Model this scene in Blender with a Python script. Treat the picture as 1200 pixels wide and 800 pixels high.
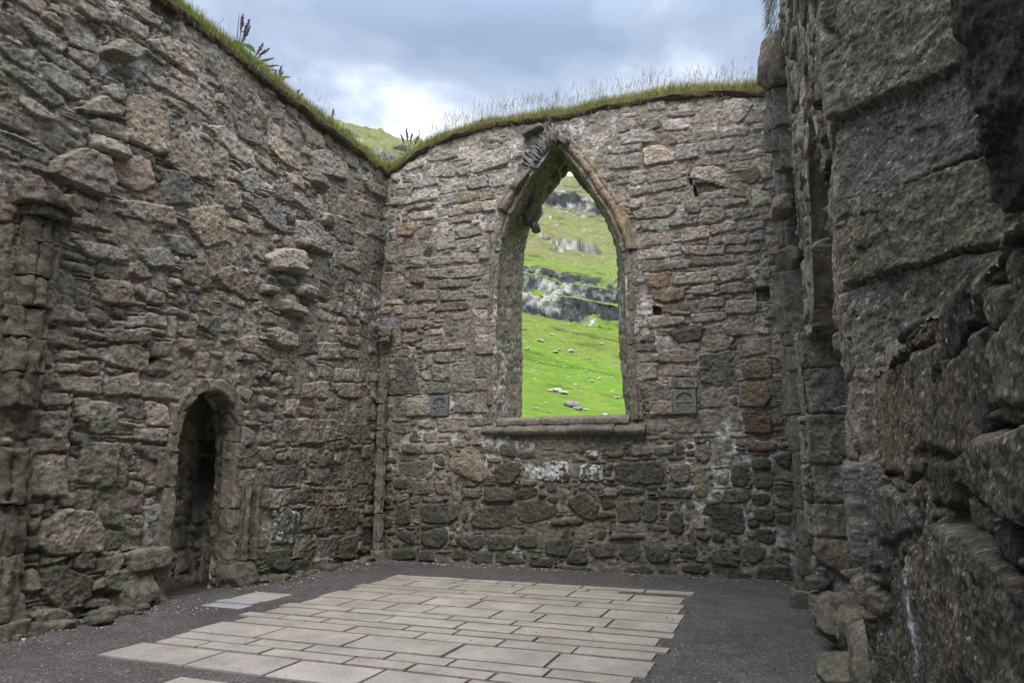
import bpy, math, random
import numpy as np
from mathutils import Vector, Matrix, Euler
R = math.radians
scene = bpy.context.scene
for o in list(bpy.data.objects): bpy.data.objects.remove(o)

# ---------------------------------------------------------------- camera
cam_data = bpy.data.cameras.new('camera'); cam = bpy.data.objects.new('camera', cam_data)
scene.collection.objects.link(cam); scene.camera = cam
cam_data.sensor_width = 36; cam_data.lens = 25.08; cam_data.clip_end = 6000; cam_data.clip_start = 0.05
PITCH, YAW = 10.172, 20.939
cam.rotation_euler = Euler((R(90 + PITCH), 0, R(YAW)), 'XYZ')
cam.location = (0, 0, 1.6)

# ---------------------------------------------------------------- sky, sun, exposure
SUN_EL, SUN_AZ = 52, 158          # azimuth measured clockwise from +Y
SKY_STRENGTH = 0.12
world = bpy.data.worlds.new('World'); scene.world = world; world.use_nodes = True
nt = world.node_tree; nt.nodes.clear()
def N(nt, t, **kw):
    n = nt.nodes.new(t)
    for k, v in kw.items():
        if k in n.inputs: n.inputs[k].default_value = v
        else: setattr(n, k, v)
    return n
def build_world():
    L = nt.links.new
    out = N(nt, 'ShaderNodeOutputWorld'); bg = N(nt, 'ShaderNodeBackground'); bg.inputs['Strength'].default_value = SKY_STRENGTH
    sky = N(nt, 'ShaderNodeTexSky'); sky.sky_type = 'NISHITA'; sky.sun_disc = False
    sky.sun_elevation = R(SUN_EL); sky.sun_rotation = R(SUN_AZ); sky.air_density = 1.0; sky.dust_density = 1.5
    tc = N(nt, 'ShaderNodeTexCoord')
    sep = N(nt, 'ShaderNodeSeparateXYZ'); L(tc.outputs['Generated'], sep.inputs[0])
    zz = N(nt, 'ShaderNodeMath', operation='ADD'); L(sep.outputs['Z'], zz.inputs[0]); zz.inputs[1].default_value = .22
    zm = N(nt, 'ShaderNodeMath', operation='MAXIMUM'); L(zz.outputs[0], zm.inputs[0]); zm.inputs[1].default_value = .1
    dv = N(nt, 'ShaderNodeVectorMath', operation='DIVIDE'); L(tc.outputs['Generated'], dv.inputs[0])
    cb = N(nt, 'ShaderNodeCombineXYZ'); L(zm.outputs[0], cb.inputs[0]); L(zm.outputs[0], cb.inputs[1]); cb.inputs[2].default_value = 1
    L(cb.outputs[0], dv.inputs[1])
    sc = N(nt, 'ShaderNodeMapping'); L(dv.outputs[0], sc.inputs[0]); sc.inputs['Location'].default_value = (3.3, 1.7, 0); sc.inputs['Scale'].default_value = (1, 1, 1)
    n1 = N(nt, 'ShaderNodeTexNoise'); L(sc.outputs[0], n1.inputs['Vector']); n1.inputs['Scale'].default_value = 2.1; n1.inputs['Detail'].default_value = 7; n1.inputs['Roughness'].default_value = .52; n1.inputs['Distortion'].default_value = .35
    n2 = N(nt, 'ShaderNodeTexNoise'); L(sc.outputs[0], n2.inputs['Vector']); n2.inputs['Scale'].default_value = 3.1; n2.inputs['Detail'].default_value = 5; n2.inputs['Roughness'].default_value = .5
    ramp = N(nt, 'ShaderNodeValToRGB'); L(n1.outputs['Fac'], ramp.inputs[0])
    e = ramp.color_ramp.elements
    e[0].position = .37; e[0].color = (2.35, 2.95, 4.1, 1)
    e[1].position = .615; e[1].color = (7.0, 7.3, 7.8, 1)
    m = ramp.color_ramp.elements.new(.47); m.color = (3.1, 3.75, 4.9, 1)
    m = ramp.color_ramp.elements.new(.53); m.color = (4.3, 4.95, 6.0, 1)
    # thin patches where the blue of the clear sky comes through
    mr = N(nt, 'ShaderNodeMapRange'); L(n2.outputs['Fac'], mr.inputs[0]); mr.inputs[1].default_value = .35; mr.inputs[2].default_value = .6; mr.inputs[3].default_value = .85; mr.inputs[4].default_value = 1.0
    # an overcast sky is brightest overhead; boosted above the frame to light the walls
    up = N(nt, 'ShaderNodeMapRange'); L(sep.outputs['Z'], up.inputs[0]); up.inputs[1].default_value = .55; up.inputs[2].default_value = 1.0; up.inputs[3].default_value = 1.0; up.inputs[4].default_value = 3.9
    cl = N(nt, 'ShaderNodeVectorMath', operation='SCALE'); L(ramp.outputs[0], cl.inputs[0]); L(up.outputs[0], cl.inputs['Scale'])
    # ... and that added overhead brightness is turned neutral grey, like thick cloud
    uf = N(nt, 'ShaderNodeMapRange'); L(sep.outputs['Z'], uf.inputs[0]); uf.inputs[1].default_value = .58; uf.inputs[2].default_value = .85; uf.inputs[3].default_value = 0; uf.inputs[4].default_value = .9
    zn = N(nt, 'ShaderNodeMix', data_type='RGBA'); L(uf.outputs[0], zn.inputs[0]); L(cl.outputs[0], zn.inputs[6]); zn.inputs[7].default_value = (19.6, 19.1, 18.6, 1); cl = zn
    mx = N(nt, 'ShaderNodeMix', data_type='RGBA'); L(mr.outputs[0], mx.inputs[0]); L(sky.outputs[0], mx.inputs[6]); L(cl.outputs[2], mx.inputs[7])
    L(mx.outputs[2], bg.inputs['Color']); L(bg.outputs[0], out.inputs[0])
build_world()
sun_data = bpy.data.lights.new('sun', 'SUN'); sun = bpy.data.objects.new('sun', sun_data); scene.collection.objects.link(sun)
sun_data.energy = 1.5; sun_data.angle = R(32); sun_data.color = (1, .93, .84)
sd = Vector((math.sin(R(SUN_AZ)) * math.cos(R(SUN_EL)), math.cos(R(SUN_AZ)) * math.cos(R(SUN_EL)), math.sin(R(SUN_EL))))
sun.rotation_euler = sd.to_track_quat('Z', 'Y').to_euler(); sun.location = (0, 0, 30)
scene.view_settings.view_transform = 'Standard'; scene.view_settings.look = 'None'; scene.view_settings.gamma = 1
scene.view_settings.use_curve_mapping = False
scene.view_settings.exposure = 0.55
scene.render.resolution_x = 1024; scene.render.resolution_y = 682

# ---------------------------------------------------------------- noise
def _h(ix, iy, iz, seed):
    n = (ix.astype(np.int64) * 374761393 + iy.astype(np.int64) * 668265263 + iz.astype(np.int64) * 2147483647 + seed * 144269504) & 0xffffffff
    n = ((n ^ (n >> 13)) * 1274126177) & 0xffffffff
    n = ((n ^ (n >> 15)) * 2246822519) & 0xffffffff
    return ((n ^ (n >> 16)) & 0xffffff) / float(0xffffff)
def vn(x, y, z=None, seed=0):
    x = np.asarray(x, float); y = np.asarray(y, float)
    x0 = np.floor(x); y0 = np.floor(y); fx = x - x0; fy = y - y0
    fx = fx * fx * (3 - 2 * fx); fy = fy * fy * (3 - 2 * fy)
    def pl(z0):
        a = _h(x0, y0, z0, seed); b = _h(x0 + 1, y0, z0, seed); c = _h(x0, y0 + 1, z0, seed); d = _h(x0 + 1, y0 + 1, z0, seed)
        return (a * (1 - fx) + b * fx) * (1 - fy) + (c * (1 - fx) + d * fx) * fy
    if z is None: return pl(np.zeros_like(x0)) * 2 - 1
    z = np.asarray(z, float); z0 = np.floor(z); fz = z - z0; fz = fz * fz * (3 - 2 * fz)
    return (pl(z0) * (1 - fz) + pl(z0 + 1) * fz) * 2 - 1
def fbm(x, y, z=None, o=4, seed=0, g=.5):
    s = 0; a = 1; t = 0; f = 1
    for i in range(o):
        s = s + a * vn(x * f + 17.3 * i, y * f - 9.1 * i, None if z is None else z * f + 3.7 * i, seed + i); t += a; a *= g; f *= 2.03
    return s / t

# ---------------------------------------------------------------- object helpers
COL = scene.collection
def tag(o, label=None, cat=None, group=None, kind=None):
    if label: o['label'] = label
    if cat: o['category'] = cat
    if group: o['group'] = group
    if kind: o['kind'] = kind
    return o
def empty(name, loc=(0, 0, 0), rz=0):
    o = bpy.data.objects.new(name, None); COL.objects.link(o); o.location = loc; o.rotation_euler = (0, 0, rz); o.empty_display_size = .2
    return o
def link(name, me, parent=None, loc=None):
    o = bpy.data.objects.new(name, me); COL.objects.link(o)
    if loc is not None: o.location = loc
    if parent: o.parent = parent
    return o
def mesh_np(name, co, faces, col=None, mat=None, smooth=True):
    """co (n,3); faces: (m,4) or (m,3) int array, or a list of such arrays"""
    fl = faces if isinstance(faces, list) else [faces]
    me = bpy.data.meshes.new(name)
    co = np.asarray(co, np.float32)
    me.vertices.add(len(co)); me.vertices.foreach_set('co', co.ravel())
    idx = np.concatenate([f.ravel() for f in fl]).astype(np.int32)
    st = []; c = 0
    for f in fl:
        st.append(np.arange(len(f)) * f.shape[1] + c); c += f.size
    st = np.concatenate(st).astype(np.int32)
    me.loops.add(len(idx)); me.loops.foreach_set('vertex_index', idx)
    me.polygons.add(len(st)); me.polygons.foreach_set('loop_start', st)
    me.update(calc_edges=True)
    me.polygons.foreach_set('use_smooth', np.full(len(st), smooth))
    if col is not None:
        a = me.color_attributes.new('Col', 'FLOAT_COLOR', 'POINT')
        c4 = np.ones((len(co), 4), np.float32); c4[:, :3] = col; a.data.foreach_set('color', c4.ravel())
    if mat: me.materials.append(mat)
    return me
def grid_faces(nu, nv, keep=None):
    i = np.arange(nu - 1)[:, None]; j = np.arange(nv - 1)[None, :]
    a = i * nv + j
    f = np.stack([a, a + nv, a + nv + 1, a + 1], -1)
    if keep is not None: return f[keep]
    return f.reshape(-1, 4)
def compact(co, f, col=None):
    used = np.zeros(len(co), bool); used[f.ravel()] = True
    m = np.cumsum(used) - 1
    return co[used], m[f], (None if col is None else col[used])
def join_np(parts):
    cos = []; fs = []; cols = []; n = 0
    for co, f, col in parts:
        cos.append(co); fs.append(f + n); cols.append(np.broadcast_to(col, (len(co), 3))); n += len(co)
    q = [f for f in fs if f.shape[1] == 4]; t = [f for f in fs if f.shape[1] == 3]
    out = []
    if q: out.append(np.concatenate(q))
    if t: out.append(np.concatenate(t))
    return np.concatenate(cos), out, np.concatenate(cols)

# ---------------------------------------------------------------- materials
def new_mat(name):
    m = bpy.data.materials.new(name); m.use_nodes = True; t = m.node_tree; t.nodes.clear()
    out = N(t, 'ShaderNodeOutputMaterial'); b = N(t, 'ShaderNodeBsdfPrincipled'); t.links.new(b.outputs[0], out.inputs[0])
    b.inputs['Roughness'].default_value = .92
    b.inputs['Specular IOR Level'].default_value = .25
    return m, t, b
def noise(t, vec, scale, detail=5, rough=.6, dist=0):
    n = N(t, 'ShaderNodeTexNoise'); t.links.new(vec, n.inputs['Vector'])
    n.inputs['Scale'].default_value = scale; n.inputs['Detail'].default_value = detail; n.inputs['Roughness'].default_value = rough; n.inputs['Distortion'].default_value = dist
    return n.outputs['Fac']
def mrange(t, v, a, b, c, d):
    n = N(t, 'ShaderNodeMapRange'); t.links.new(v, n.inputs[0])
    for i, x in enumerate((a, b, c, d)): n.inputs[i + 1].default_value = x
    return n.outputs[0]
def mixc(t, fac, a, b, mode='MIX'):
    n = N(t, 'ShaderNodeMix', data_type='RGBA'); n.blend_type = mode
    for s, v in ((0, fac), (6, a), (7, b)):
        if isinstance(v, (int, float)): n.inputs[s].default_value = v
        elif isinstance(v, tuple): n.inputs[s].default_value = (*v, 1)
        else: t.links.new(v, n.inputs[s])
    return n.outputs[2]
def mul(t, a, b):
    n = N(t, 'ShaderNodeMath', operation='MULTIPLY')
    for i, v in enumerate((a, b)):
        if isinstance(v, (int, float)): n.inputs[i].default_value = v
        else: t.links.new(v, n.inputs[i])
    return n.outputs[0]
def stone_material(name='weathered_stone', moss=1.0, grain=1.0, near=False):
    m, t, b = new_mat(name); L = t.links.new
    at = N(t, 'ShaderNodeAttribute'); at.attribute_name = 'Col'
    tc = N(t, 'ShaderNodeTexCoord'); P = tc.outputs['Object']
    big = noise(t, P, 2.3, 4); mid = noise(t, P, 14, 6, .65); fine = noise(t, P, 75, 6, .7); xf = noise(t, P, 330 if near else 240, 4, .75)
    c = at.outputs['Color']
    g = mrange(t, mid, .3, .7, .62, 1.38); c = mixc(t, 1.0, c, combine(t, g), 'MULTIPLY')
    g = mrange(t, fine, .32, .68, .48, 1.62); c = mixc(t, 1.0, c, combine(t, g), 'MULTIPLY')
    g = mrange(t, xf, .32, .68, .42 if near else .72, 1.75 if near else 1.32); c = mixc(t, 1.0, c, combine(t, g), 'MULTIPLY')
    if near: c = mixc(t, mul(t, mrange(t, noise(t, P, 120, 5, .75), .60, .68, 0, .7), mrange(t, mid, .4, .6, .2, 1)), c, (.33, .32, .29))
    # lichen: pale crusts, small
    lf = mul(t, mrange(t, noise(t, P, 34, 5, .7), .57, .66, 0, 1), mrange(t, noise(t, P, 3.1, 3), .40, .60, .08, .62))
    c = mixc(t, lf, c, (.40, .40, .37))
    # dark algae film
    df = mul(t, mrange(t, noise(t, P, 5.5, 6, .7), .50, .68, 0, .55), 1.0)
    c = mixc(t, df, c, mixc(t, 1.0, c, (.48, .50, .46), 'MULTIPLY'))
    # green film in the damp lower courses
    sp = N(t, 'ShaderNodeSeparateXYZ'); L(N_geo(t).outputs['Position'], sp.inputs[0])
    hz = mrange(t, sp.outputs['Z'], .2, 4.6, 1.0, .0)
    gf = mul(t, mul(t, mrange(t, noise(t, P, 3.7, 6, .65), .40, .66, 0, .62 * moss), hz), 1.0)
    c = mixc(t, gf, c, (.075, .085, .05))
    L(c, b.inputs['Base Color'])
    bm = N(t, 'ShaderNodeBump'); bm.inputs['Strength'].default_value = .85 * grain; bm.inputs['Distance'].default_value = .012; L(fine, bm.inputs['Height'])
    b2 = N(t, 'ShaderNodeBump'); b2.inputs['Strength'].default_value = .7; b2.inputs['Distance'].default_value = .03; L(mid, b2.inputs['Height']); L(bm.outputs[0], b2.inputs['Normal'])
    b3 = N(t, 'ShaderNodeBump'); b3.inputs['Strength'].default_value = .6 * grain; b3.inputs['Distance'].default_value = .004; L(xf, b3.inputs['Height']); L(b2.outputs[0], b3.inputs['Normal'])
    L(b3.outputs[0], b.inputs['Normal'])
    return m
def combine(t, v):
    n = N(t, 'ShaderNodeCombineColor')
    for i in range(3): t.links.new(v, n.inputs[i])
    return n.outputs[0]
def N_geo(t): return N(t, 'ShaderNodeNewGeometry')
MS = stone_material()
STONES_BACK = """- -5.26,7.29 -5.02,7.45 -4.48,7.51 -4.44,7.31 -4.52,7.17 -5.18,7.08 -5.26,7.14
- -6.23,7.66 -5.59,7.64 -5.52,7.49 -6.08,7.48 -6.25,7.55
- -5.53,7.65 -5.11,7.61 -5.18,7.36 -5.54,7.45
- -6.67,7.56 -6.29,7.57 -6.29,7.45 -6.62,7.39 -6.71,7.44
- -6.07,7.30 -5.83,7.38 -5.58,7.26 -5.62,7.11 -6.03,7.18
- -5.58,7.26 -5.30,7.28 -5.26,7.12 -5.54,7.10
- -6.53,7.11 -5.99,7.15 -5.94,7.01 -6.49,6.99
- -5.34,6.99 -4.94,6.99 -4.92,6.76 -5.26,6.79 -5.34,6.88
- -4.90,7.02 -4.59,6.99 -4.56,6.75 -4.86,6.75
- -5.94,6.91 -5.56,6.87 -5.57,6.80 -5.92,6.79
b -5.90,6.75 -5.55,6.78 -5.55,6.60 -5.87,6.57
t -5.55,6.78 -5.08,6.74 -5.06,6.57 -5.53,6.56
- -5.02,6.70 -4.71,6.69 -4.71,6.52 -5.02,6.55
t -5.65,6.52 -5.02,6.49 -5.00,6.32 -5.65,6.35
- -5.00,6.49 -4.73,6.45 -4.75,6.29 -4.98,6.32
- -6.44,6.92 -6.02,6.90 -5.96,6.72 -6.52,6.70
- -7.00,6.88 -6.57,6.84 -6.52,6.68 -6.97,6.72
- -6.62,6.63 -6.12,6.66 -6.10,6.58 -6.60,6.55
- -6.60,6.49 -6.06,6.50 -6.05,6.34 -6.55,6.37
- -5.75,6.29 -5.21,6.27 -5.19,6.16 -5.71,6.17
- -5.58,6.04 -5.05,6.06 -5.03,5.88 -5.48,5.86
- -5.56,5.81 -5.03,5.82 -5.03,5.62 -5.54,5.62
t -6.00,5.86 -5.74,5.92 -5.60,5.89 -5.60,5.68 -5.96,5.67
o -6.87,6.27 -6.59,6.30 -6.42,6.16 -6.48,6.03 -6.80,6.07
- -6.66,5.74 -6.29,5.78 -6.26,5.61 -6.61,5.61
- -5.62,5.57 -5.13,5.54 -5.10,5.35 -5.59,5.40
- -6.55,5.58 -6.12,5.55 -6.16,5.42 -6.48,5.44
- -6.10,5.53 -5.63,5.52 -5.65,5.37 -6.11,5.40
- -6.52,5.33 -6.21,5.30 -6.21,5.07 -6.50,5.10
- -6.19,5.35 -5.79,5.31 -5.81,5.13 -6.15,5.18
- -5.65,5.30 -5.12,5.30 -5.12,5.10 -5.63,5.11
- -5.91,5.10 -5.31,5.06 -5.33,4.92 -5.86,4.95
- -6.47,4.95 -5.98,4.90 -5.94,4.71 -6.42,4.74
- -5.88,4.89 -5.35,4.84 -5.35,4.68 -5.86,4.71
- -5.18,4.83 -4.85,4.80 -4.85,4.69 -5.16,4.72
- -5.94,4.64 -5.31,4.64 -5.31,4.50 -5.97,4.50
- -5.25,4.64 -4.78,4.63 -4.79,4.47 -5.23,4.49
- -6.68,4.29 -6.41,4.38 -6.11,4.31 -6.21,4.20 -6.61,4.19
- -5.64,4.41 -5.19,4.47 -5.19,4.34 -5.61,4.32
- -5.17,4.45 -4.76,4.43 -4.76,4.13 -5.15,4.18
- -6.64,4.49 -6.17,4.51 -6.13,4.40 -6.62,4.42
- -6.65,4.09 -6.37,4.12 -6.32,3.96 -6.61,3.94
- -5.76,3.85 -5.34,3.87 -5.30,3.77 -5.72,3.77
- -6.22,3.88 -5.84,3.87 -5.84,3.75 -6.20,3.77
- -5.11,3.98 -4.75,3.98 -4.75,3.78 -5.11,3.81
- -5.11,3.79 -4.79,3.77 -4.79,3.61 -5.11,3.63
- -5.11,3.61 -4.77,3.60 -4.77,3.41 -5.11,3.42
d -5.14,3.41 -4.81,3.39 -4.79,3.20 -5.14,3.22
- -5.16,3.18 -4.81,3.18 -4.81,2.98 -5.14,2.99
- -5.96,3.70 -5.60,3.70 -5.62,3.54 -5.91,3.55
- -5.99,3.49 -5.26,3.52 -5.22,3.36 -5.98,3.20
- -5.62,3.31 -5.18,3.32 -5.20,2.99 -5.59,2.98
- -6.12,3.17 -5.65,3.17 -5.65,2.96 -6.10,2.96
- -5.55,2.92 -5.21,2.93 -5.21,2.58 -5.55,2.59
- -5.18,2.96 -4.77,2.94 -4.75,2.57 -5.17,2.58
d -6.80,3.67 -6.39,3.65 -6.34,3.25 -6.75,3.24
d -6.95,3.24 -6.38,3.24 -6.22,2.96 -6.90,2.97
- -6.53,2.87 -6.04,2.87 -6.03,2.54 -6.50,2.55
- -5.89,2.50 -5.32,2.49 -5.32,2.25 -5.85,2.24
- -6.63,2.06 -6.19,2.09 -6.17,1.86 -6.58,1.88
- -6.15,2.05 -5.65,2.05 -5.69,1.88 -6.13,1.86
- -5.64,2.10 -5.32,2.13 -5.33,1.96 -5.58,1.94
t -5.67,1.78 -5.31,1.97 -5.13,1.94 -4.82,1.54 -4.98,1.36 -5.57,1.51 -5.67,1.64
- -5.20,2.02 -4.73,2.03 -4.71,1.87 -5.05,1.87
- -6.70,1.71 -5.95,1.78 -5.95,1.54 -6.41,1.45 -6.69,1.54
d -4.69,2.05 -4.34,2.03 -4.34,1.80 -4.66,1.84
d -4.76,1.71 -4.34,1.77 -4.25,1.61 -4.41,1.35 -4.69,1.35
- -6.37,1.37 -5.95,1.41 -5.98,1.17 -6.36,1.13
- -5.91,1.37 -5.68,1.39 -5.68,1.16 -5.88,1.14
- -5.38,1.28 -5.01,1.33 -5.01,1.12 -5.30,1.11
d -4.98,1.31 -4.39,1.32 -4.37,1.08 -4.94,1.05
d -6.22,1.00 -5.41,1.06 -5.37,0.82 -5.56,0.68 -6.12,0.67 -6.24,0.83
d -6.69,0.99 -6.46,1.01 -6.37,0.66 -6.54,0.56 -6.72,0.62
d -5.19,0.85 -4.97,1.02 -4.37,1.03 -4.36,0.68 -4.97,0.60 -5.19,0.69
d -6.72,0.50 -6.31,0.53 -6.28,0.27 -6.45,0.25 -6.69,0.39
d -6.19,0.53 -5.63,0.62 -5.62,0.36 -5.77,0.22 -6.19,0.27
d -5.53,0.42 -5.33,0.54 -4.93,0.51 -4.95,0.28 -5.18,0.21 -5.40,0.30
d -4.90,0.51 -4.37,0.49 -4.37,0.28 -4.86,0.21
d -6.79,0.18 -6.28,0.22 -6.24,0.01 -6.76,-0.03
d -6.22,0.17 -5.92,0.22 -5.88,-0.01 -6.20,-0.02
d -5.18,0.21 -4.79,0.23 -4.79,0.02 -5.25,0.00
d -4.76,0.20 -4.48,0.24 -4.17,0.10 -4.20,0.02 -4.75,0.01
d -4.40,1.93 -4.00,1.93 -3.99,1.80 -4.30,1.79
- -3.93,1.91 -3.61,1.91 -3.59,1.80 -3.92,1.80
- -3.57,2.00 -3.27,2.02 -3.26,1.87 -3.56,1.86
w -3.14,1.92 -2.90,1.92 -2.90,1.79 -3.13,1.81
d -2.88,1.89 -2.56,1.91 -2.47,1.81 -2.76,1.78
- -2.37,2.01 -2.06,2.00 -2.04,1.82 -2.41,1.81
w -4.19,1.74 -3.44,1.73 -3.40,1.39 -3.58,1.36 -4.13,1.45
w -3.25,1.69 -2.79,1.70 -2.80,1.39 -3.27,1.39
d -2.68,1.71 -1.89,1.73 -1.87,1.34 -2.64,1.39
d -4.37,1.09 -3.92,1.12 -3.57,0.95 -3.76,0.79 -4.20,0.70 -4.37,0.84
d -3.50,1.11 -3.19,1.23 -2.92,1.05 -2.97,0.78 -3.13,0.76 -3.45,0.98
- -2.90,1.28 -2.61,1.30 -2.62,1.15 -2.84,1.13
d -2.65,1.06 -2.30,1.15 -2.25,0.77 -2.64,0.74
d -2.23,1.11 -1.97,1.10 -1.98,0.80 -2.23,0.74
d -4.37,0.49 -3.99,0.57 -3.96,0.32 -4.27,0.28 -4.37,0.37
d -3.84,0.45 -3.33,0.50 -3.47,0.16 -3.89,0.23
d -3.14,0.41 -2.70,0.46 -2.67,0.19 -3.05,0.18
d -2.64,0.40 -2.36,0.44 -2.24,0.30 -2.34,0.12 -2.61,0.17
d -2.17,0.45 -1.87,0.46 -1.89,0.14 -2.21,0.18
d -4.13,0.13 -3.73,0.18 -3.70,-0.00 -4.17,0.01
d -3.40,0.31 -3.17,0.35 -3.11,0.08 -3.53,0.07
d -3.76,0.79 -3.20,0.82 -3.20,0.70 -3.76,0.68
d -2.79,0.57 -2.20,0.59 -2.20,0.50 -2.79,0.48
o -0.62,2.03 -0.12,2.01 -0.16,1.85 -0.62,1.85
d -0.57,1.75 -0.24,1.76 -0.25,1.59 -0.56,1.58
d -0.85,1.66 -0.61,1.68 -0.60,1.35 -0.74,1.30 -0.86,1.35
d -0.56,1.49 -0.36,1.56 -0.20,1.41 -0.27,1.28 -0.52,1.29
- -1.83,1.67 -1.45,1.70 -1.45,1.40 -1.72,1.37
d -2.05,1.28 -1.41,1.30 -1.42,1.15 -1.94,1.13
d -1.82,0.95 -1.67,1.00 -1.54,0.76 -1.60,0.58 -1.85,0.66
d -1.38,1.08 -0.70,1.06 -0.65,0.81 -0.72,0.60 -1.30,0.76
d -1.42,0.66 -1.17,0.64 -1.23,0.51 -1.40,0.53
d -0.56,1.01 -0.22,1.04 -0.23,0.85 -0.54,0.83
d -0.55,0.73 -0.30,0.76 -0.21,0.54 -0.32,0.49 -0.55,0.53
d -1.70,0.43 -1.49,0.50 -1.34,0.33 -1.47,0.19 -1.70,0.23
d -1.27,0.34 -1.03,0.46 -0.77,0.27 -0.83,0.13 -1.22,0.17
d -0.76,0.47 -0.37,0.48 -0.44,0.26 -0.61,0.18 -0.75,0.27
d -2.14,0.45 -1.81,0.43 -1.82,0.17 -2.15,0.13
- -2.03,1.97 -1.69,1.98 -1.71,1.82 -2.00,1.80
t -1.37,1.99 -1.16,1.99 -1.17,1.71 -1.38,1.72
t -1.44,1.67 -1.20,1.67 -1.20,1.17 -1.40,1.17
- -2.20,7.45 -1.80,7.36 -1.78,7.14 -2.21,7.18
- -2.00,7.57 -1.73,7.58 -1.70,7.41 -1.84,7.38 -1.97,7.43
- -1.67,7.51 -1.25,7.47 -1.22,7.29 -1.38,7.27 -1.64,7.35
- -1.15,7.45 -0.92,7.59 -0.65,7.51 -0.69,7.26 -1.10,7.25
- -0.65,7.67 -0.30,7.65 -0.17,7.54 -0.42,7.23 -0.66,7.33
- -0.25,7.47 0.13,7.42 0.10,7.15 -0.33,7.21
- -1.56,7.65 -1.10,7.60 -1.12,7.50 -1.53,7.56
- -1.77,7.27 -1.23,7.22 -1.23,7.05 -1.62,7.05 -1.78,7.14
- -1.19,7.22 -0.79,7.18 -0.79,7.04 -1.17,7.07
- -0.76,7.10 -0.42,7.16 -0.23,7.08 -0.28,7.00 -0.73,7.03
- -0.21,7.16 0.10,7.14 0.09,7.04 -0.16,7.05
t -2.00,7.04 -1.68,7.06 -1.48,6.85 -1.50,6.76 -1.96,6.72
- -1.44,7.00 -1.08,6.99 -1.10,6.77 -1.44,6.75
- -0.98,6.97 -0.61,6.98 -0.51,6.89 -0.56,6.78 -0.96,6.81
- -0.46,6.95 -0.01,6.96 -0.03,6.76 -0.53,6.72
- -2.22,7.00 -2.05,6.98 -2.06,6.73 -2.22,6.74
- -2.23,6.67 -1.98,6.65 -1.98,6.44 -2.23,6.41
- -1.91,6.66 -1.54,6.70 -1.41,6.56 -1.43,6.43 -1.94,6.42
- -1.14,6.70 -0.78,6.75 -0.50,6.60 -0.54,6.54 -1.13,6.62
- -0.67,6.54 -0.50,6.53 -0.51,6.40 -0.67,6.41
t -1.19,6.58 -0.79,6.55 -0.66,6.36 -0.67,6.21 -0.95,6.30 -1.21,6.39
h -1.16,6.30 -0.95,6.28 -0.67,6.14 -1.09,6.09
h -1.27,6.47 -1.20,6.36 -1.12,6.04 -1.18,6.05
o -0.45,6.38 -0.19,6.45 -0.11,6.26 -0.24,6.16 -0.41,6.20
- -0.10,6.45 0.04,6.45 0.04,6.20 -0.10,6.21
- -0.48,6.68 -0.06,6.68 -0.03,6.59 -0.45,6.58
- -2.24,6.34 -1.64,6.39 -1.32,6.41 -1.30,6.27 -1.91,6.22 -2.24,6.20
- -1.99,6.18 -1.65,6.22 -1.24,6.14 -1.28,5.96 -1.98,6.02
- -1.10,6.09 -0.66,6.07 -0.63,5.97 -1.03,5.96
- -0.92,5.95 -0.61,5.95 -0.34,5.90 -0.37,5.84 -0.88,5.84
t -2.24,6.16 -2.04,6.15 -2.08,6.00 -2.25,5.99
- -2.21,5.95 -1.63,5.98 -1.47,5.89 -1.64,5.77 -2.15,5.81
- -1.34,5.95 -1.11,5.94 -1.12,5.77 -1.32,5.77
- -1.08,5.83 -0.73,5.79 -0.71,5.62 -0.87,5.54 -1.08,5.58
- -0.60,5.77 -0.23,5.72 -0.21,5.62 -0.60,5.57
- -0.27,6.04 -0.01,5.98 0.03,5.81 -0.26,5.76
- -2.09,5.76 -1.64,5.74 -1.61,5.53 -2.06,5.59
- -1.61,5.74 -1.13,5.74 -1.16,5.58 -1.61,5.60
- -0.96,5.52 -0.57,5.55 -0.57,5.41 -0.95,5.37
- -0.54,5.47 -0.10,5.52 -0.14,5.38 -0.52,5.37
- -1.43,5.50 -0.99,5.52 -0.98,5.33 -1.43,5.30
- -2.20,5.47 -1.58,5.50 -1.57,5.30 -2.17,5.30
- -0.73,5.31 -0.37,5.29 -0.41,5.15 -0.74,5.18
- -0.34,5.31 -0.14,5.35 -0.15,5.19 -0.35,5.19
o -1.99,4.81 -1.63,4.83 -1.64,4.58 -2.00,4.58
t -1.57,4.72 -1.00,4.81 -0.99,4.60 -1.56,4.60
- -0.94,4.81 -0.46,4.84 -0.44,4.63 -0.82,4.55
o -1.92,4.51 -1.42,4.52 -1.43,4.34 -1.73,4.30 -1.93,4.38
- -1.32,4.53 -0.93,4.54 -0.96,4.40 -1.31,4.41
- -0.88,4.51 -0.33,4.52 -0.34,4.36 -0.86,4.39
- -1.20,4.30 -0.83,4.31 -0.84,4.17 -1.18,4.15
- -0.80,4.24 -0.31,4.24 -0.34,4.03 -0.79,4.04
o -1.79,4.24 -1.53,4.24 -1.54,4.10 -1.79,4.12
b -1.51,4.26 -1.24,4.25 -1.24,4.12 -1.52,4.13
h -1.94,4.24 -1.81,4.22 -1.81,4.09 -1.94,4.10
- -1.34,4.06 -0.82,4.06 -0.83,3.94 -1.31,3.94
- -2.04,4.04 -1.46,4.03 -1.44,3.93 -1.98,3.87
d -1.69,3.78 -1.16,3.89 -1.19,3.65 -1.52,3.61
- -0.85,3.83 -0.59,3.93 -0.37,3.83 -0.42,3.68 -0.79,3.68
- -0.23,4.15 0.04,4.15 0.03,3.92 -0.19,3.92
- -1.90,3.49 -1.29,3.50 -1.30,3.30 -1.88,3.29
d -1.24,3.41 -0.76,3.44 -0.69,2.99 -0.81,2.86 -1.25,2.98
- -1.19,3.63 -0.77,3.60 -0.78,3.47 -1.18,3.47
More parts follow.
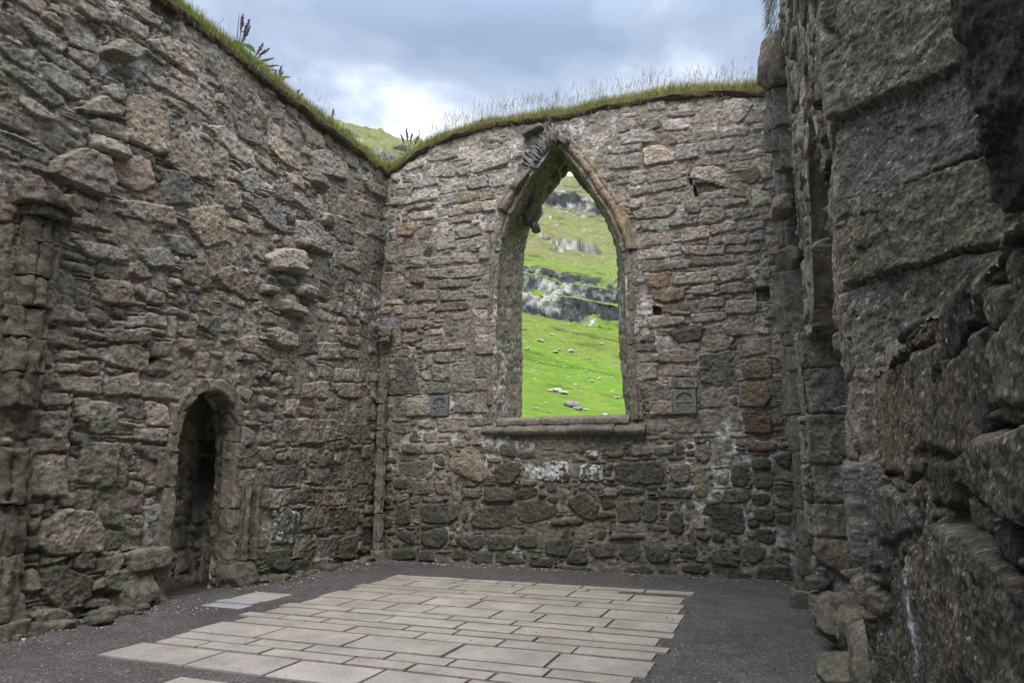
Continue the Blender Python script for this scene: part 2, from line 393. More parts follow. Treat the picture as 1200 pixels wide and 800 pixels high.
- -0.68,3.62 -0.17,3.62 -0.18,3.37 -0.67,3.34
o -0.59,3.22 -0.44,3.29 -0.15,3.24 -0.15,3.01 -0.57,2.97
o -0.64,2.91 -0.26,2.92 -0.19,2.71 -0.30,2.54 -0.66,2.55
o -0.63,2.47 -0.20,2.46 -0.22,2.15 -0.61,2.15
- -1.22,2.82 -0.87,2.85 -0.84,2.58 -1.24,2.55
- -1.90,3.27 -1.26,3.22 -1.29,3.06 -1.89,3.09
- -1.73,3.04 -1.29,3.04 -1.30,2.88 -1.74,2.90
- -2.29,3.27 -1.92,3.29 -1.93,3.05 -2.25,3.02
- -2.25,2.98 -1.93,3.01 -1.76,2.88 -1.75,2.68 -2.10,2.66
- -2.06,2.65 -1.71,2.66 -1.68,2.45 -2.03,2.44
- -1.76,2.37 -1.34,2.44 -1.33,2.17 -1.77,2.17
- -0.24,4.79 -0.09,4.88 -0.09,4.56 -0.22,4.55
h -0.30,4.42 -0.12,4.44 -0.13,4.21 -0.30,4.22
- -2.11,5.05 -1.30,4.99 -1.31,4.86 -2.07,4.88
- -1.26,5.03 -0.61,5.00 -0.61,4.87 -1.27,4.90
- -1.45,5.22 -0.75,5.18 -0.76,5.03 -1.38,5.08
- -0.71,5.15 -0.19,5.11 -0.23,5.00 -0.72,5.05
t -1.29,2.51 -0.85,2.46 -0.90,2.16 -1.27,2.17
- -2.65,7.01 -2.06,7.03 -2.07,6.74 -2.60,6.77
- -2.41,7.39 -1.85,7.41 -1.81,7.14 -2.36,7.20
- -2.49,7.68 -2.12,7.64 -2.10,7.46 -2.44,7.43
- -3.10,7.64 -2.64,7.65 -2.56,7.30 -2.88,7.23 -3.05,7.44
- -2.54,6.67 -1.99,6.67 -1.99,6.50 -2.49,6.45"""
STONES_LEFT = """- 4.19,6.13 4.31,6.18 4.55,6.08 4.54,5.98 4.39,5.96 4.21,5.99
- 4.27,5.82 4.35,5.89 4.53,5.86 4.64,5.80 4.64,5.71 4.48,5.71 4.30,5.77
- 4.35,6.21 4.74,6.23 4.91,6.17 4.88,6.09 4.57,6.08 4.38,6.15
- 4.60,6.02 4.67,6.08 5.22,6.02 5.21,5.93 4.90,5.92
- 4.71,5.86 4.80,5.93 5.20,5.83 5.21,5.73 5.04,5.62 4.76,5.69
o 4.66,6.52 4.74,6.46 5.05,6.61 5.34,6.52 5.33,6.36 4.93,6.35 4.64,6.34
o 4.92,6.19 5.31,6.28 5.32,6.18 5.20,6.06 4.95,6.10
- 4.53,5.35 4.61,5.42 4.90,5.34 4.88,5.29 4.63,5.26
- 4.31,5.17 4.41,5.20 4.65,5.08 4.55,5.01 4.33,5.04
- 4.32,5.59 4.42,5.67 4.92,5.60 4.96,5.53 4.84,5.44 4.72,5.47
b 4.34,4.91 4.51,4.94 4.91,4.88 4.87,4.79 4.36,4.80
P 5.32,6.38 5.55,6.62 6.22,6.64 6.27,6.46 5.67,6.38 5.26,5.97
t 5.72,5.94 5.83,6.08 6.21,6.05 6.29,5.51 6.15,5.42 5.79,5.45
- 5.40,5.94 5.53,6.05 5.71,6.02 5.69,5.92 5.44,5.85
- 5.24,5.44 5.39,5.56 5.76,5.58 5.78,5.42 5.61,5.40
p 5.10,5.54 5.39,5.82 5.63,5.70 5.52,5.64 5.26,5.55
tp 4.93,4.85 5.20,5.11 5.52,5.12 5.61,4.85 5.52,4.63 5.26,4.66 4.93,4.65
t 5.61,5.13 5.79,5.29 6.07,5.30 6.19,5.04 5.96,4.87 5.66,4.94
- 5.32,6.92 5.91,7.02 5.90,6.83 5.45,6.78
- 5.58,7.18 6.11,7.29 6.06,7.14 5.66,7.06
- 5.90,6.83 6.13,7.10 6.26,6.84 5.94,6.71
t 5.90,6.83 6.24,7.07 6.74,7.18 6.74,6.77 6.55,6.77 5.94,6.77
t 6.29,5.62 6.64,5.96 7.09,5.95 7.06,5.47 6.63,5.33 6.28,5.39
b 6.26,5.27 6.63,5.36 6.78,5.24 6.77,5.00 6.37,4.86
t 6.74,4.93 7.33,5.20 7.41,4.74 7.08,4.51 6.81,4.66
- 5.77,4.72 6.48,4.84 6.56,4.64 6.05,4.56
- 4.99,4.36 5.18,4.46 5.55,4.39 5.56,4.31 5.11,4.21
- 5.27,4.07 5.86,4.15 5.93,4.02 5.44,3.95
- 6.04,4.15 6.40,4.31 6.58,4.20 6.56,4.08 6.17,4.03
o 6.68,4.20 7.02,4.35 7.27,4.21 7.21,3.99 6.77,3.97
o 7.27,4.21 7.57,4.41 8.01,4.28 7.94,4.01 7.44,4.07
- 6.41,4.48 6.78,4.54 6.95,4.36 6.53,4.30
- 5.52,3.71 5.96,3.77 6.05,3.53 5.65,3.49
- 6.99,6.18 7.37,6.40 7.91,6.28 7.93,6.08 7.49,6.03
- 7.15,5.38 7.63,5.50 7.65,5.26 7.25,5.17
- 6.29,6.56 7.04,6.52 7.14,6.32 6.75,6.31 6.32,6.34
- 6.95,6.17 7.22,6.32 7.92,6.21 7.94,6.02 7.50,5.97
t 8.21,6.69 9.10,6.73 9.12,6.44 8.49,6.35 8.23,6.49
p 9.26,6.84 9.67,7.05 10.19,7.03 10.27,6.74 9.35,6.53
b 7.89,5.50 8.35,5.70 8.67,5.47 8.69,5.20 8.19,5.24
- 7.14,5.47 7.54,5.60 7.65,5.32 7.21,5.16
b 7.64,5.83 7.94,6.02 8.10,5.81 7.88,5.60 7.71,5.60
- 8.38,5.89 8.82,6.10 8.85,5.75 8.44,5.71
t 8.60,6.22 9.08,6.31 9.10,6.09 8.72,6.06
- 9.17,5.86 9.51,5.98 9.88,5.89 9.65,5.66 9.24,5.67
p 8.88,5.47 9.19,5.58 9.85,5.49 9.81,5.18 8.90,5.13
P 8.24,4.73 8.51,4.91 9.13,5.05 9.16,4.70 8.35,4.56
- 9.89,4.97 10.33,5.05 10.35,4.71 9.98,4.62
- 10.18,5.36 10.71,5.51 10.80,5.13 10.19,5.13
- 10.94,6.25 11.55,6.28 11.57,5.98 10.96,5.92
- 9.88,5.89 10.54,5.95 10.56,5.63 9.97,5.53
t 8.78,7.25 9.53,7.23 9.67,7.05 9.19,6.99
- 7.07,6.96 7.67,6.97 7.68,6.78 7.17,6.75
- 7.39,6.64 8.07,6.62 8.04,6.40 7.55,6.32
- 10.64,6.47 11.22,6.60 11.24,6.35 10.73,6.25
- 9.35,5.04 9.76,5.09 9.73,4.71 9.38,4.69
- 10.75,6.93 11.51,7.05 11.52,6.84 10.91,6.74
p 8.33,3.62 8.53,3.70 8.97,3.65 8.98,3.48 8.64,3.43 8.43,3.46
d 8.99,3.66 9.51,3.80 9.57,3.46 9.06,3.37
- 9.58,3.64 10.28,3.74 10.32,3.48 9.60,3.37
- 8.49,3.19 8.79,3.24 8.85,3.06 8.55,3.05
- 9.61,3.26 10.03,3.30 10.09,3.15 9.62,3.06
- 10.17,3.27 10.90,3.35 10.95,3.15 10.15,3.09
- 9.58,2.98 9.94,3.03 9.93,2.78 9.62,2.75
- 9.24,2.92 9.56,2.96 9.52,2.74 9.21,2.71
- 9.97,3.01 10.86,3.10 10.84,2.86 10.29,2.83
- 8.70,2.32 9.19,2.38 9.24,2.03 8.68,2.03
- 9.19,2.38 9.63,2.38 9.73,2.03 9.27,2.01
- 9.68,2.41 10.29,2.45 10.17,2.12 9.78,2.05
s 10.38,2.34 11.22,2.41 11.20,2.13 10.81,2.02 10.45,2.13
- 9.00,1.93 9.27,1.94 9.29,1.76 9.01,1.76
- 9.30,1.94 9.71,1.92 9.70,1.74 9.34,1.73
- 10.15,3.85 10.92,3.95 10.87,3.80 10.27,3.76
- 10.34,3.65 10.88,3.73 10.89,3.59 10.38,3.52
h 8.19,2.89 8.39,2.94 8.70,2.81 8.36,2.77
- 8.65,1.66 9.34,1.70 9.39,1.40 8.70,1.37
- 9.41,1.67 10.16,1.61 10.23,1.42 9.86,1.35 9.51,1.43
- 10.21,1.67 11.26,1.78 11.41,1.47 10.98,1.35 10.56,1.39 10.21,1.58
- 8.62,1.33 9.05,1.32 9.07,1.10 8.64,1.09
- 9.07,1.30 9.52,1.28 9.53,1.11 9.09,1.11
- 9.57,1.25 10.63,1.25 10.59,1.03 9.78,1.07
- 10.68,1.32 11.29,1.34 11.27,1.07 10.76,1.09
x 8.76,0.92 9.03,1.04 9.36,0.94 9.30,0.52 8.90,0.53 8.76,0.65
- 9.40,1.03 10.31,0.98 10.34,0.67 9.47,0.70
- 10.34,0.98 11.01,0.92 10.97,0.62 10.51,0.59
d 8.66,0.44 9.13,0.44 9.19,0.16 9.02,0.10 8.76,0.22
d 9.10,0.23 9.63,0.23 9.65,-0.01 9.12,0.04
- 9.34,0.63 9.72,0.57 9.75,0.21 9.27,0.29
- 9.78,0.53 10.46,0.51 10.43,0.17 9.85,0.20
- 10.52,0.47 11.04,0.49 11.06,0.10 10.60,0.12
p 9.80,0.21 10.27,0.16 10.28,-0.04 9.84,0.03
- 5.69,2.94 6.16,3.06 6.35,2.99 6.37,2.76 5.96,2.76 5.70,2.82
h 6.38,2.96 6.58,2.96 6.40,2.84
- 5.26,2.55 5.76,2.61 5.77,2.44 5.30,2.42
- 4.95,2.58 5.20,2.62 5.22,2.49 4.99,2.45
- 5.79,2.59 6.20,2.71 6.28,2.47 5.83,2.42
- 5.05,2.35 5.37,2.38 5.43,2.28 5.11,2.25
- 5.07,2.16 5.39,2.20 5.49,2.05 5.42,1.96 5.12,1.96
- 5.45,2.34 5.65,2.36 5.66,2.10 5.55,2.10
- 5.67,2.34 5.95,2.34 6.06,2.10 5.88,1.98 5.70,2.01
- 6.09,2.33 6.36,2.37 6.37,2.20 6.14,2.21
- 6.38,2.40 6.70,2.38 6.76,2.14 6.44,2.13
- 5.04,1.90 5.45,1.91 5.48,1.78 5.05,1.77
- 4.99,1.73 5.45,1.73 5.52,1.33 5.04,1.35
- 5.61,1.87 6.06,1.89 6.11,1.41 5.68,1.46
- 6.27,2.07 6.73,2.09 6.75,1.94 6.28,1.94
- 6.33,2.63 6.71,2.64 6.73,2.46 6.35,2.45
- 6.34,1.70 6.78,1.68 6.80,1.45 6.39,1.48
- 6.35,1.87 6.76,1.86 6.77,1.72 6.49,1.71
- 5.74,3.18 6.32,3.27 6.31,3.11 5.76,3.04
p 5.25,1.05 5.47,1.18 5.87,1.14 6.01,0.86 5.97,0.72 5.38,0.74 5.23,0.84
p 6.05,0.47 6.50,0.48 6.66,0.41 6.69,0.17 6.54,0.14 6.07,0.31
d 5.28,0.59 5.54,0.60 5.88,0.42 5.87,0.25 5.54,0.13 5.29,0.38
p 5.18,0.20 5.40,0.22 5.66,0.11 5.51,0.01 5.24,0.07
p 6.28,0.65 6.82,0.64 6.85,0.41 6.33,0.50
- 6.52,1.18 6.86,1.19 6.88,0.68 6.57,0.71
- 5.93,0.64 6.25,0.65 6.22,0.44 5.94,0.50
p 4.90,0.44 5.07,0.41 5.10,0.13 4.94,0.14
- 4.85,0.84 5.07,0.77 5.09,0.57 4.88,0.60"""
MS_NEAR = stone_material('weathered_stone_coarse', moss=.8, grain=1.6, near=True)

# ---------------------------------------------------------------- masonry as a height field
SC = dict(grey=(.250, .228, .200), dark=(.128, .118, .105), tan=(.31, .27, .222), blue=(.185, .178, .178), orange=(.205, .155, .115), rust=(.245, .215, .178), olive=(.195, .183, .152), white=(.5, .5, .5))
MORTAR = np.array((.25, .225, .19)); LIME = np.array((.62, .62, .62))
class Panel:
    def __init__(s, u0, u1, v0, v1, res, seed, recess=.05, bright=lambda u, v: 1.0 + 0 * u, lime=lambda u, v: .3 + 0 * u, relief=.03, warp=1.0):
        s.nu = int(round((u1 - u0) / res)) + 1; s.nv = int(round((v1 - v0) / res)) + 1
        s.u0, s.u1, s.v0, s.v1, s.res, s.seed = u0, u1, v0, v1, res, seed
        s.U, s.V = np.meshgrid(np.linspace(u0, u1, s.nu), np.linspace(v0, v1, s.nv), indexing='ij')
        U, V = s.U, s.V
        s.WU = U + warp * (.03 * fbm(U * 1.4, V * 1.4, seed=seed + 5) + .024 * fbm(U * 6, V * 6, seed=seed + 6) + .010 * fbm(U * 22, V * 22, o=2, seed=seed + 7))
        s.WV = V + warp * (.045 * fbm(U * .9, V * 1.2, seed=seed + 8) + .020 * fbm(U * 6, V * 6, seed=seed + 9) + .010 * fbm(U * 22, V * 22, o=2, seed=seed + 10))
        fill = .5 + .8 * fbm(U * .8, V * .9, o=3, seed=seed + 11)
        s.base0 = -recess * np.clip(1.15 - fill, .05, 1.3) + .014 * fbm(U * 14, V * 14, seed=seed + 12)
        s.H = s.base0.copy()
        mv = np.clip(1 + .35 * fbm(U * 9, V * 9, seed=seed + 13), .5, 1.6)[..., None]
        s.brt = bright(U, V)
        s.C = MORTAR * mv * s.brt[..., None] * .9
        w = np.clip((fbm(U * 1.1, V * 1.1, o=4, seed=seed + 14) + lime(U, V)) * 5 - 1.2, 0, 1)[..., None] * np.clip(.5 + fbm(U * 12, V * 12, o=2, seed=seed + 15) * 1.8, 0, 1)[..., None]
        s.C = s.C * (1 - w * .8) + LIME * w * .8 * np.clip(s.brt, .6, 1)[..., None]
        s.rel = relief * fbm(U * .45, V * .45, o=3, seed=seed + 16) * 2
        s.rng = random.Random(seed); s.rug = 1.0; s.amp = 1.0; s.grit = .15
        s.cs = .042
        s.ou, s.ov = int((u1 - u0) / s.cs) + 1, int((v1 - v0) / s.cs) + 1
        s.occ = np.zeros((s.ou, s.ov), bool)
        s.FN = fbm(U * 16, V * 16, o=4, seed=seed + 20, g=.6) if res > .01 else fbm(U * 30, V * 30, o=5, seed=seed + 20, g=.65); s.FM = fbm(U * 4, V * 4, o=3, seed=seed + 21)
    def win(s, x0, x1, y0, y1, pad=.08):
        i0 = max(0, int((x0 - pad - s.u0) / s.res)); i1 = min(s.nu, int((x1 + pad - s.u0) / s.res) + 2)
        j0 = max(0, int((y0 - pad - s.v0) / s.res)); j1 = min(s.nv, int((y1 + pad - s.v0) / s.res) + 2)
        return slice(i0, i1), slice(j0, j1)
    def stone(s, poly, depth=None, kind='grey', rad=.03, rnd=.02, facet=.1, grow=0., tone=None, lich=0):
        rng = s.rng
        p = np.array(poly, float); c = p.mean(0)
        if len(p) < 3: return
        x0, y0 = p.min(0); x1, y1 = p.max(0)
        a, b = s.win(x0, x1, y0, y1)
        if a.stop <= a.start or b.stop <= b.start: return
        X = s.WU[a, b]; Y = s.WV[a, b]
        area = .5 * np.sum(p[:, 0] * np.roll(p[:, 1], -1) - np.roll(p[:, 0], -1) * p[:, 1])
        if area < 0: p = p[::-1]
        size = math.sqrt(abs(area) + 1e-6)
        rnd = min(rnd, size * .10); rad = min(rad, size * .30)
        acc = 0
        for k in range(len(p)):
            q0 = p[k]; q1 = p[(k + 1) % len(p)]; e = q1 - q0; l = math.hypot(*e)
            if l < 1e-4: continue
            nx, ny = -e[1] / l, e[0] / l
            d = (X - q0[0]) * nx + (Y - q0[1]) * ny + grow
            acc = acc + np.exp(np.clip(-d / rnd, -40, 40))
        d = -rnd * np.log(acc)
        m = d > 0
        if not m.any(): return
        if depth is None: depth = abs(rng.gauss(0, .022))
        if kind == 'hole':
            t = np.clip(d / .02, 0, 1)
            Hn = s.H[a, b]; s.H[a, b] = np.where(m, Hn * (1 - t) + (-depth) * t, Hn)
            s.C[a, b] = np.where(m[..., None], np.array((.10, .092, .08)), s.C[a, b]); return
        t = np.clip(d / rad, 0, 1); prof = np.clip(1 - (1 - t) ** 2.6, 0, 1) ** .6
        dx = X - c[0]; dy = Y - c[1]
        fac = None
        for k in range(rng.randint(2, 4)):
            gx, gy = rng.gauss(0, facet), rng.gauss(0, facet); off = rng.uniform(0, .12) * size
            pl = gx * dx + gy * dy + off
            fac = pl if fac is None else np.minimum(fac, pl)
        fac = np.clip(fac - .05 * size, -.35 * size, .25 * size)
        amp = (.008 + .024 * min(size, .6)) * s.amp
        top = depth + fac * .8 + amp * s.FN[a, b] + .02 * size * s.FM[a, b]
        lo = s.base0[a, b] - .02
        h = lo + (top - lo) * prof
        H = s.H[a, b]
        upd = m & (h > H)
        s.H[a, b] = np.where(upd, h, H)
        bc = np.array(SC[kind]); 
        tone = tone if tone is not None else math.exp(rng.gauss(0, .17))
        hue = np.array((1 + rng.gauss(0, .035), 1.0, 1 + rng.gauss(0, .04)))
        colr = bc * hue * tone * s.brt[a, b][..., None] * np.clip(1 + .22 * s.FM[a, b] + .12 * s.FN[a, b], .5, 1.6)[..., None]
        if lich:
            lf = np.clip((vn(X * 13, Y * 13, seed=s.seed + 31) + .6 * vn(X * 34, Y * 34, seed=s.seed + 32) + lich - .75) * 6, 0, 1)[..., None] * (t[..., None] > .3)
            colr = colr * (1 - lf) + np.array((.55, .56, .58)) * lf
        s.C[a, b] = np.where(upd[..., None], colr, s.C[a, b])
        if upd.sum() > 0: pass
    def mark(s, poly, grow=.0):
        p = np.array(poly, float)
        i = (np.arange(s.ou) + .5) * s.cs + s.u0; j = (np.arange(s.ov) + .5) * s.cs + s.v0
        I, J = np.meshgrid(i, j, indexing='ij'); s.occ |= inpoly(I, J, p)
    def traced(s, txt, grow=.012, rad=.022, orange='orange', lowz=-9):
        KM = {'o': orange, 'd': 'dark', 't': 'tan', 'b': 'blue'}
        for ln in txt.strip().split('\n'):
            w = ln.split(); c = w[0]; pts = [tuple(map(float, q.split(','))) for q in w[1:]]
            kind = 'grey'; dep = s.rng.uniform(.006, .040); lich = 0; rd = rad; fc = .06
            for ch in c:
                if ch in KM: kind = KM[ch]
                if ch == 'p': dep = .06 + s.rng.uniform(0, .03)
                if ch == 'P': dep = .18; rd = .06; fc = .22
                if ch == 'w': lich = .95; kind = 'dark' if kind == 'grey' else kind
                if ch == 'x': lich = .42; kind = 'dark'
                if ch == 's': fc = .02; kind = 'olive'
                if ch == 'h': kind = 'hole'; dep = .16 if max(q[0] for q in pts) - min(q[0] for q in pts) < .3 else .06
            s.mark(pts)
            low = max(q[1] for q in pts) < lowz
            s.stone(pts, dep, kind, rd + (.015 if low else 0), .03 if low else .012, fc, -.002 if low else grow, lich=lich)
    def rubble(s, sizes, kinds, gap=.006, rad=.03, rnd=.02, facet=.1, jit=.18, dep=.02, coursed=False, sink=0.):
        """fill the free cells with irregular stones; sizes: list of (weight, wmin, wmax, hmin, hmax) in cells"""
        rng = s.rng; occ = s.occ; cs = s.cs
        W = [z[0] for z in sizes]
        for j in range(s.ov):
            i = 0
            while i < s.ou:
                if occ[i, j]: i += 1; continue
                z = rng.choices(sizes, W)[0]
                w = rng.randint(z[1], z[2]); h = rng.randint(z[3], z[4])
                k = 0
                while k < w and i + k < s.ou and not occ[i + k, j]: k += 1
                w = k
                if i + w < s.ou and not occ[i + w, j]:      # leave no single-cell slivers
                    r2 = 0
                    while r2 < 3 and i + w + r2 < s.ou and not occ[i + w + r2, j]: r2 += 1
                    if r2 < 3: w += r2
                if w < 4: h = min(h, 3)
                hh = 1
                while hh < h and j + hh < s.ov and not occ[i:i + w, j + hh].any(): hh += 1
                occ[i:i + w, j:j + hh] = True
                x0 = s.u0 + i * cs; x1 = x0 + w * cs; y0 = s.v0 + j * cs; y1 = y0 + hh * cs
                sm = min(x1 - x0, y1 - y0); J = jit * sm
                if w == 1 and hh == 1 and rng.random() < .4: i += w; continue
                g = lambda: rng.uniform(-.35 * J, J)
                pts = [(x0 + g(), y0 + g()), (x1 - g(), y0 + g()), (x1 - g(), y1 - g()), (x0 + g(), y1 - g())]
                if w * hh > 6 and rng.random() < .6:         # knock a corner off
                    k = rng.randrange(4); a = pts[k]; p = pts[k - 1]; q = pts[(k + 1) % 4]; f = rng.uniform(.15, .35)
                    pts[k:k + 1] = [(a[0] + (p[0] - a[0]) * f, a[1] + (p[1] - a[1]) * f), (a[0] + (q[0] - a[0]) * f, a[1] + (q[1] - a[1]) * f)]
                kd = rng.choices([k_[0] for k_ in kinds], [k_[1] for k_ in kinds])[0]
                s.stone(pts, rng.gauss(0, dep) - sink * (w * hh < 24), kd, rad, rnd, facet, grow=-gap * rng.uniform(.2, 1.4))
                i += w
    def mesh(s, Pf, keepf=None, flip=False, name='masonry', mat=None):
        """Pf(U,V) -> base points (nu,nv,3)"""
        P = Pf(s.U, s.V)
        du = np.gradient(P, axis=0); dv = np.gradient(P, axis=1)
        n = np.cross(du, dv); n /= np.linalg.norm(n, axis=-1, keepdims=True) + 1e-9
        if flip: n = -n
        U, V = s.U, s.V; sd = s.seed
        ck = np.abs(fbm(U * 2.6, V * 3.4, o=5, seed=sd + 60, g=.6)); ck = np.clip(1 - ck / .022, 0, 1)
        ck *= np.clip(.4 + 2 * fbm(U * .9, V * .9, o=2, seed=sd + 61), 0, 1)
        rg = 1 - 2 * np.abs(fbm(U * 7, V * 9, o=4, seed=sd + 62, g=.6)); fg = fbm(U * 31, V * 31, o=2, seed=sd + 63)
        s.H = s.H - .016 * ck + s.rug * (.009 * rg + .005 * fg)
        rnd_ = np.random.RandomState(sd).normal(size=U.shape)
        fl = np.clip((rnd_ - 2.1) * 3, 0, 1)[..., None] * (s.grit > .2) * .55; s.C = s.C * (1 - fl) + .34 * fl
        s.C = s.C * (np.exp(s.grit * rnd_ + .30 * fg) * (1 - .5 * ck) * (1 + .22 * (rg - .4)))[..., None]
        co = (P + n * (s.H + s.rel)[..., None]).reshape(-1, 3)
        keep = None
        if keepf is not None:
            k = keepf(s.WU, s.WV); keep = k[:-1, :-1] & k[1:, 1:] & k[1:, :-1] & k[:-1, 1:]
        f = grid_faces(s.nu, s.nv, keep)
        if flip: f = f[:, ::-1]
        c, f, col = compact(co, f, np.clip(s.C, .01, .8).reshape(-1, 3))
        return mesh_np(name, c, f, col, mat or MS)
def inpoly(X, Y, p):
    r = np.zeros(X.shape, bool); n = len(p); j = n - 1
    for i in range(n):
        xi, yi = p[i]; xj, yj = p[j]
        c = ((yi > Y) != (yj > Y)) & (X < (xj - xi) * (Y - yi) / (yj - yi + 1e-12) + xi)
        r ^= c; j = i
    return r
def resample(pts, n):
    p = np.array(pts, float); k = len(p); t = np.linspace(0, k - 1, n); i = np.clip(t.astype(int), 0, k - 2); f = (t - i)[:, None]
    P = lambda a: p[np.clip(a, 0, k - 1)]
    a, b, c, d = P(i - 1), P(i), P(i + 1), P(i + 2)
    return .5 * (2 * b + (c - a) * f + (2 * a - 5 * b + 4 * c - d) * f * f + (3 * b - a - 3 * c + d) * f ** 3)
def path_map(path):
    """plan polyline -> function of (u, v): point on the vertical surface above it"""
    p = np.array(path, float); seg = np.linalg.norm(np.diff(p, axis=0), axis=1); t = np.concatenate([[0], np.cumsum(seg)])
    def f(U, V): return np.stack([np.interp(U, t, p[:, 0]), np.interp(U, t, p[:, 1]), V], -1)
    return f, t[-1]

# ---------------------------------------------------------------- rocks and dressed pieces
def ico(sub):
    import bmesh
    bm = bmesh.new(); bmesh.ops.create_icosphere(bm, subdivisions=sub, radius=1)
    co = np.array([v.co[:] for v in bm.verts]); f = np.array([[v.index for v in x.verts] for x in bm.faces]); bm.free()
    return co, f
_ICO = {}
def rock(size, seed, sub=4, box=.5, rough=.12, cuts=6, col=(.2, .18, .16), rot=None, fine=True):
    """irregular faceted block -> co, faces, colour"""
    if sub not in _ICO: _ICO[sub] = ico(sub)
    d, f = _ICO[sub]; rs = np.random.RandomState(seed)
    p = 2 / (1 - box + 1e-3) if box < .95 else 16
    r = 1 / (np.sum(np.abs(d) ** p, axis=1) ** (1 / p))
    co = d * r[:, None]
    for k in range(cuts):
        n = rs.normal(size=3); n /= np.linalg.norm(n); lim = rs.uniform(.72, 1.05)
        dd = co @ n; ex = np.clip(dd - lim, 0, None); co = co - n * (ex * .92)[:, None]
    s = np.array(size) / 2
    co = co * s
    m = s.min()
    q = co / m
    nz = fbm(q[:, 0] * 1.2 + seed, q[:, 1] * 1.2, q[:, 2] * 1.2, o=5, seed=seed, g=.55)
    n2 = fbm(co[:, 0] * 16 + seed, co[:, 1] * 16, co[:, 2] * 16, o=4, seed=seed + 4, g=.65); n3 = fbm(co[:, 0] * 45, co[:, 1] * 45, co[:, 2] * 45, o=3, seed=seed + 5, g=.65)
    co = co + d * (nz * rough * m)[:, None] + (d * ((.020 * n2 + .009 * n3) * min(1, m * 4) * (m < .45) + (.035 * n2 + .012 * n3) * (m >= .45))[:, None] if m > .04 and fine else 0)
    if rot is not None: co = co @ np.array(Euler(rot).to_matrix()).T
    v = (1 + .35 * fbm(q[:, 0] * 2.3, q[:, 1] * 2.3, q[:, 2] * 2.3, o=5, seed=seed + 9)) * np.exp(.13 * np.random.RandomState(seed + 1).normal(size=len(co)) + .35 * n3)
    return co, f, np.clip(np.array(col) * v[:, None], .01, .8)
def sweep(pts, outs, prof, seed, col, normal=(0, -1, 0), rough=.008, seg=.025, taper=.012, closed=True):
    """sweep a section (w across, n towards the room) along pts; outs: across vectors"""
    P = np.array(pts, float); O = np.array(outs, float); Nn = np.array(normal, float)
    L = np.linalg.norm(np.diff(P, axis=0), axis=1).sum(); n = max(3, int(L / seg) + 1)
    t = np.linspace(0, 1, n); e_ = min(.006 / L, .2); t = np.concatenate([[0, e_ * .25, e_], t[1:-1], [1 - e_, 1 - e_ * .25, 1]]); n = len(t); idx = np.linspace(0, 1, len(P))
    P = np.stack([np.interp(t, idx, P[:, k]) for k in range(3)], 1); O = np.stack([np.interp(t, idx, O[:, k]) for k in range(3)], 1)
    pr = np.array(prof, float)
    q = []                                               # densify the section
    for k in range(len(pr)):
        a, b = pr[k], pr[(k + 1) % len(pr)]; m = max(1, int(np.linalg.norm(b - a) / .02))
        for j in range(m): q.append(a + (b - a) * j / m)
    q = np.array(q); m = len(q); c = q.mean(0)
    endf = np.minimum(1, np.minimum(t, 1 - t) * L / (taper + 1e-6))
    sc = 1 - .035 * (1 - endf) ** 2
    co = P[:, None, :] + O[:, None, :] * ((q[:, 0] - c[0])[None] * sc[:, None] + c[0])[..., None] + Nn * ((q[:, 1] - c[1])[None] * sc[:, None] + c[1])[..., None]
    co = co.reshape(-1, 3)
    i = np.arange(n - 1)[:, None]; j = np.arange(m)[None]; a = i * m + j; b = i * m + (j + 1) % m
    f = np.stack([a, b, b + m, a + m], -1).reshape(-1, 4)
    e0 = len(co); co = np.vstack([co, co[:m].mean(0), co[-m:].mean(0)])
    jj = np.arange(m); t0 = np.stack([jj, np.full(m, e0), (jj + 1) % m], -1)[:, [0, 1, 2]]; t1 = np.stack([jj + (n - 1) * m, (jj + 1) % m + (n - 1) * m, np.full(m, e0 + 1)], -1)
    dsp = np.stack([fbm(co[:, 0] * 9 + k * 31, co[:, 1] * 9, co[:, 2] * 9, o=4, seed=seed) for k in range(3)], 1)
    dsp2 = fbm(co[:, 0] * 38, co[:, 1] * 38, co[:, 2] * 38, o=3, seed=seed + 7)[:, None]
    co = co + dsp * rough * 1.9 + np.array(normal) * dsp2 * rough * .5
    v = (1 + .35 * fbm(co[:, 0] * 5, co[:, 1] * 5, co[:, 2] * 5, o=5, seed=seed + 3)) * np.exp(.12 * np.random.RandomState(seed).normal(size=len(co)) + .5 * dsp2[:, 0])
    cl = np.clip(np.array(col) * v[:, None], .01, .8)
    return co, [f, t0, t1], cl
def sweep_obj(name, parent, *a, **k):
    co, fs, cl = sweep(*a, **k)
    return link(name, mesh_np(name, co, fs, cl, MS), parent)
def rock_obj(name, parent, loc, size, seed, mat=None, **k):
    co, f, cl = rock(size, seed, **k)
    return link(name, mesh_np(name, co + np.array(loc), f, cl, mat or MS), parent)
def roll(w, n, k=8, amp=1.0, back=.1):
    """section of a moulding: a big roll flanked by two hollows, width w, projection n"""
    pts = [(-w / 2, -back), (-w / 2, n * .35), (-w * .36, n * .45), (-w * .28, n * .25)]
    for i in range(k + 1):
        a = math.pi * (1 - i / k); pts.append((w * .24 * math.cos(a), n * .3 + n * .7 * math.sin(a)))
    pts += [(w * .28, n * .25), (w * .36, n * .45), (w / 2, n * .35), (w / 2, -back)]
    return pts[::-1]

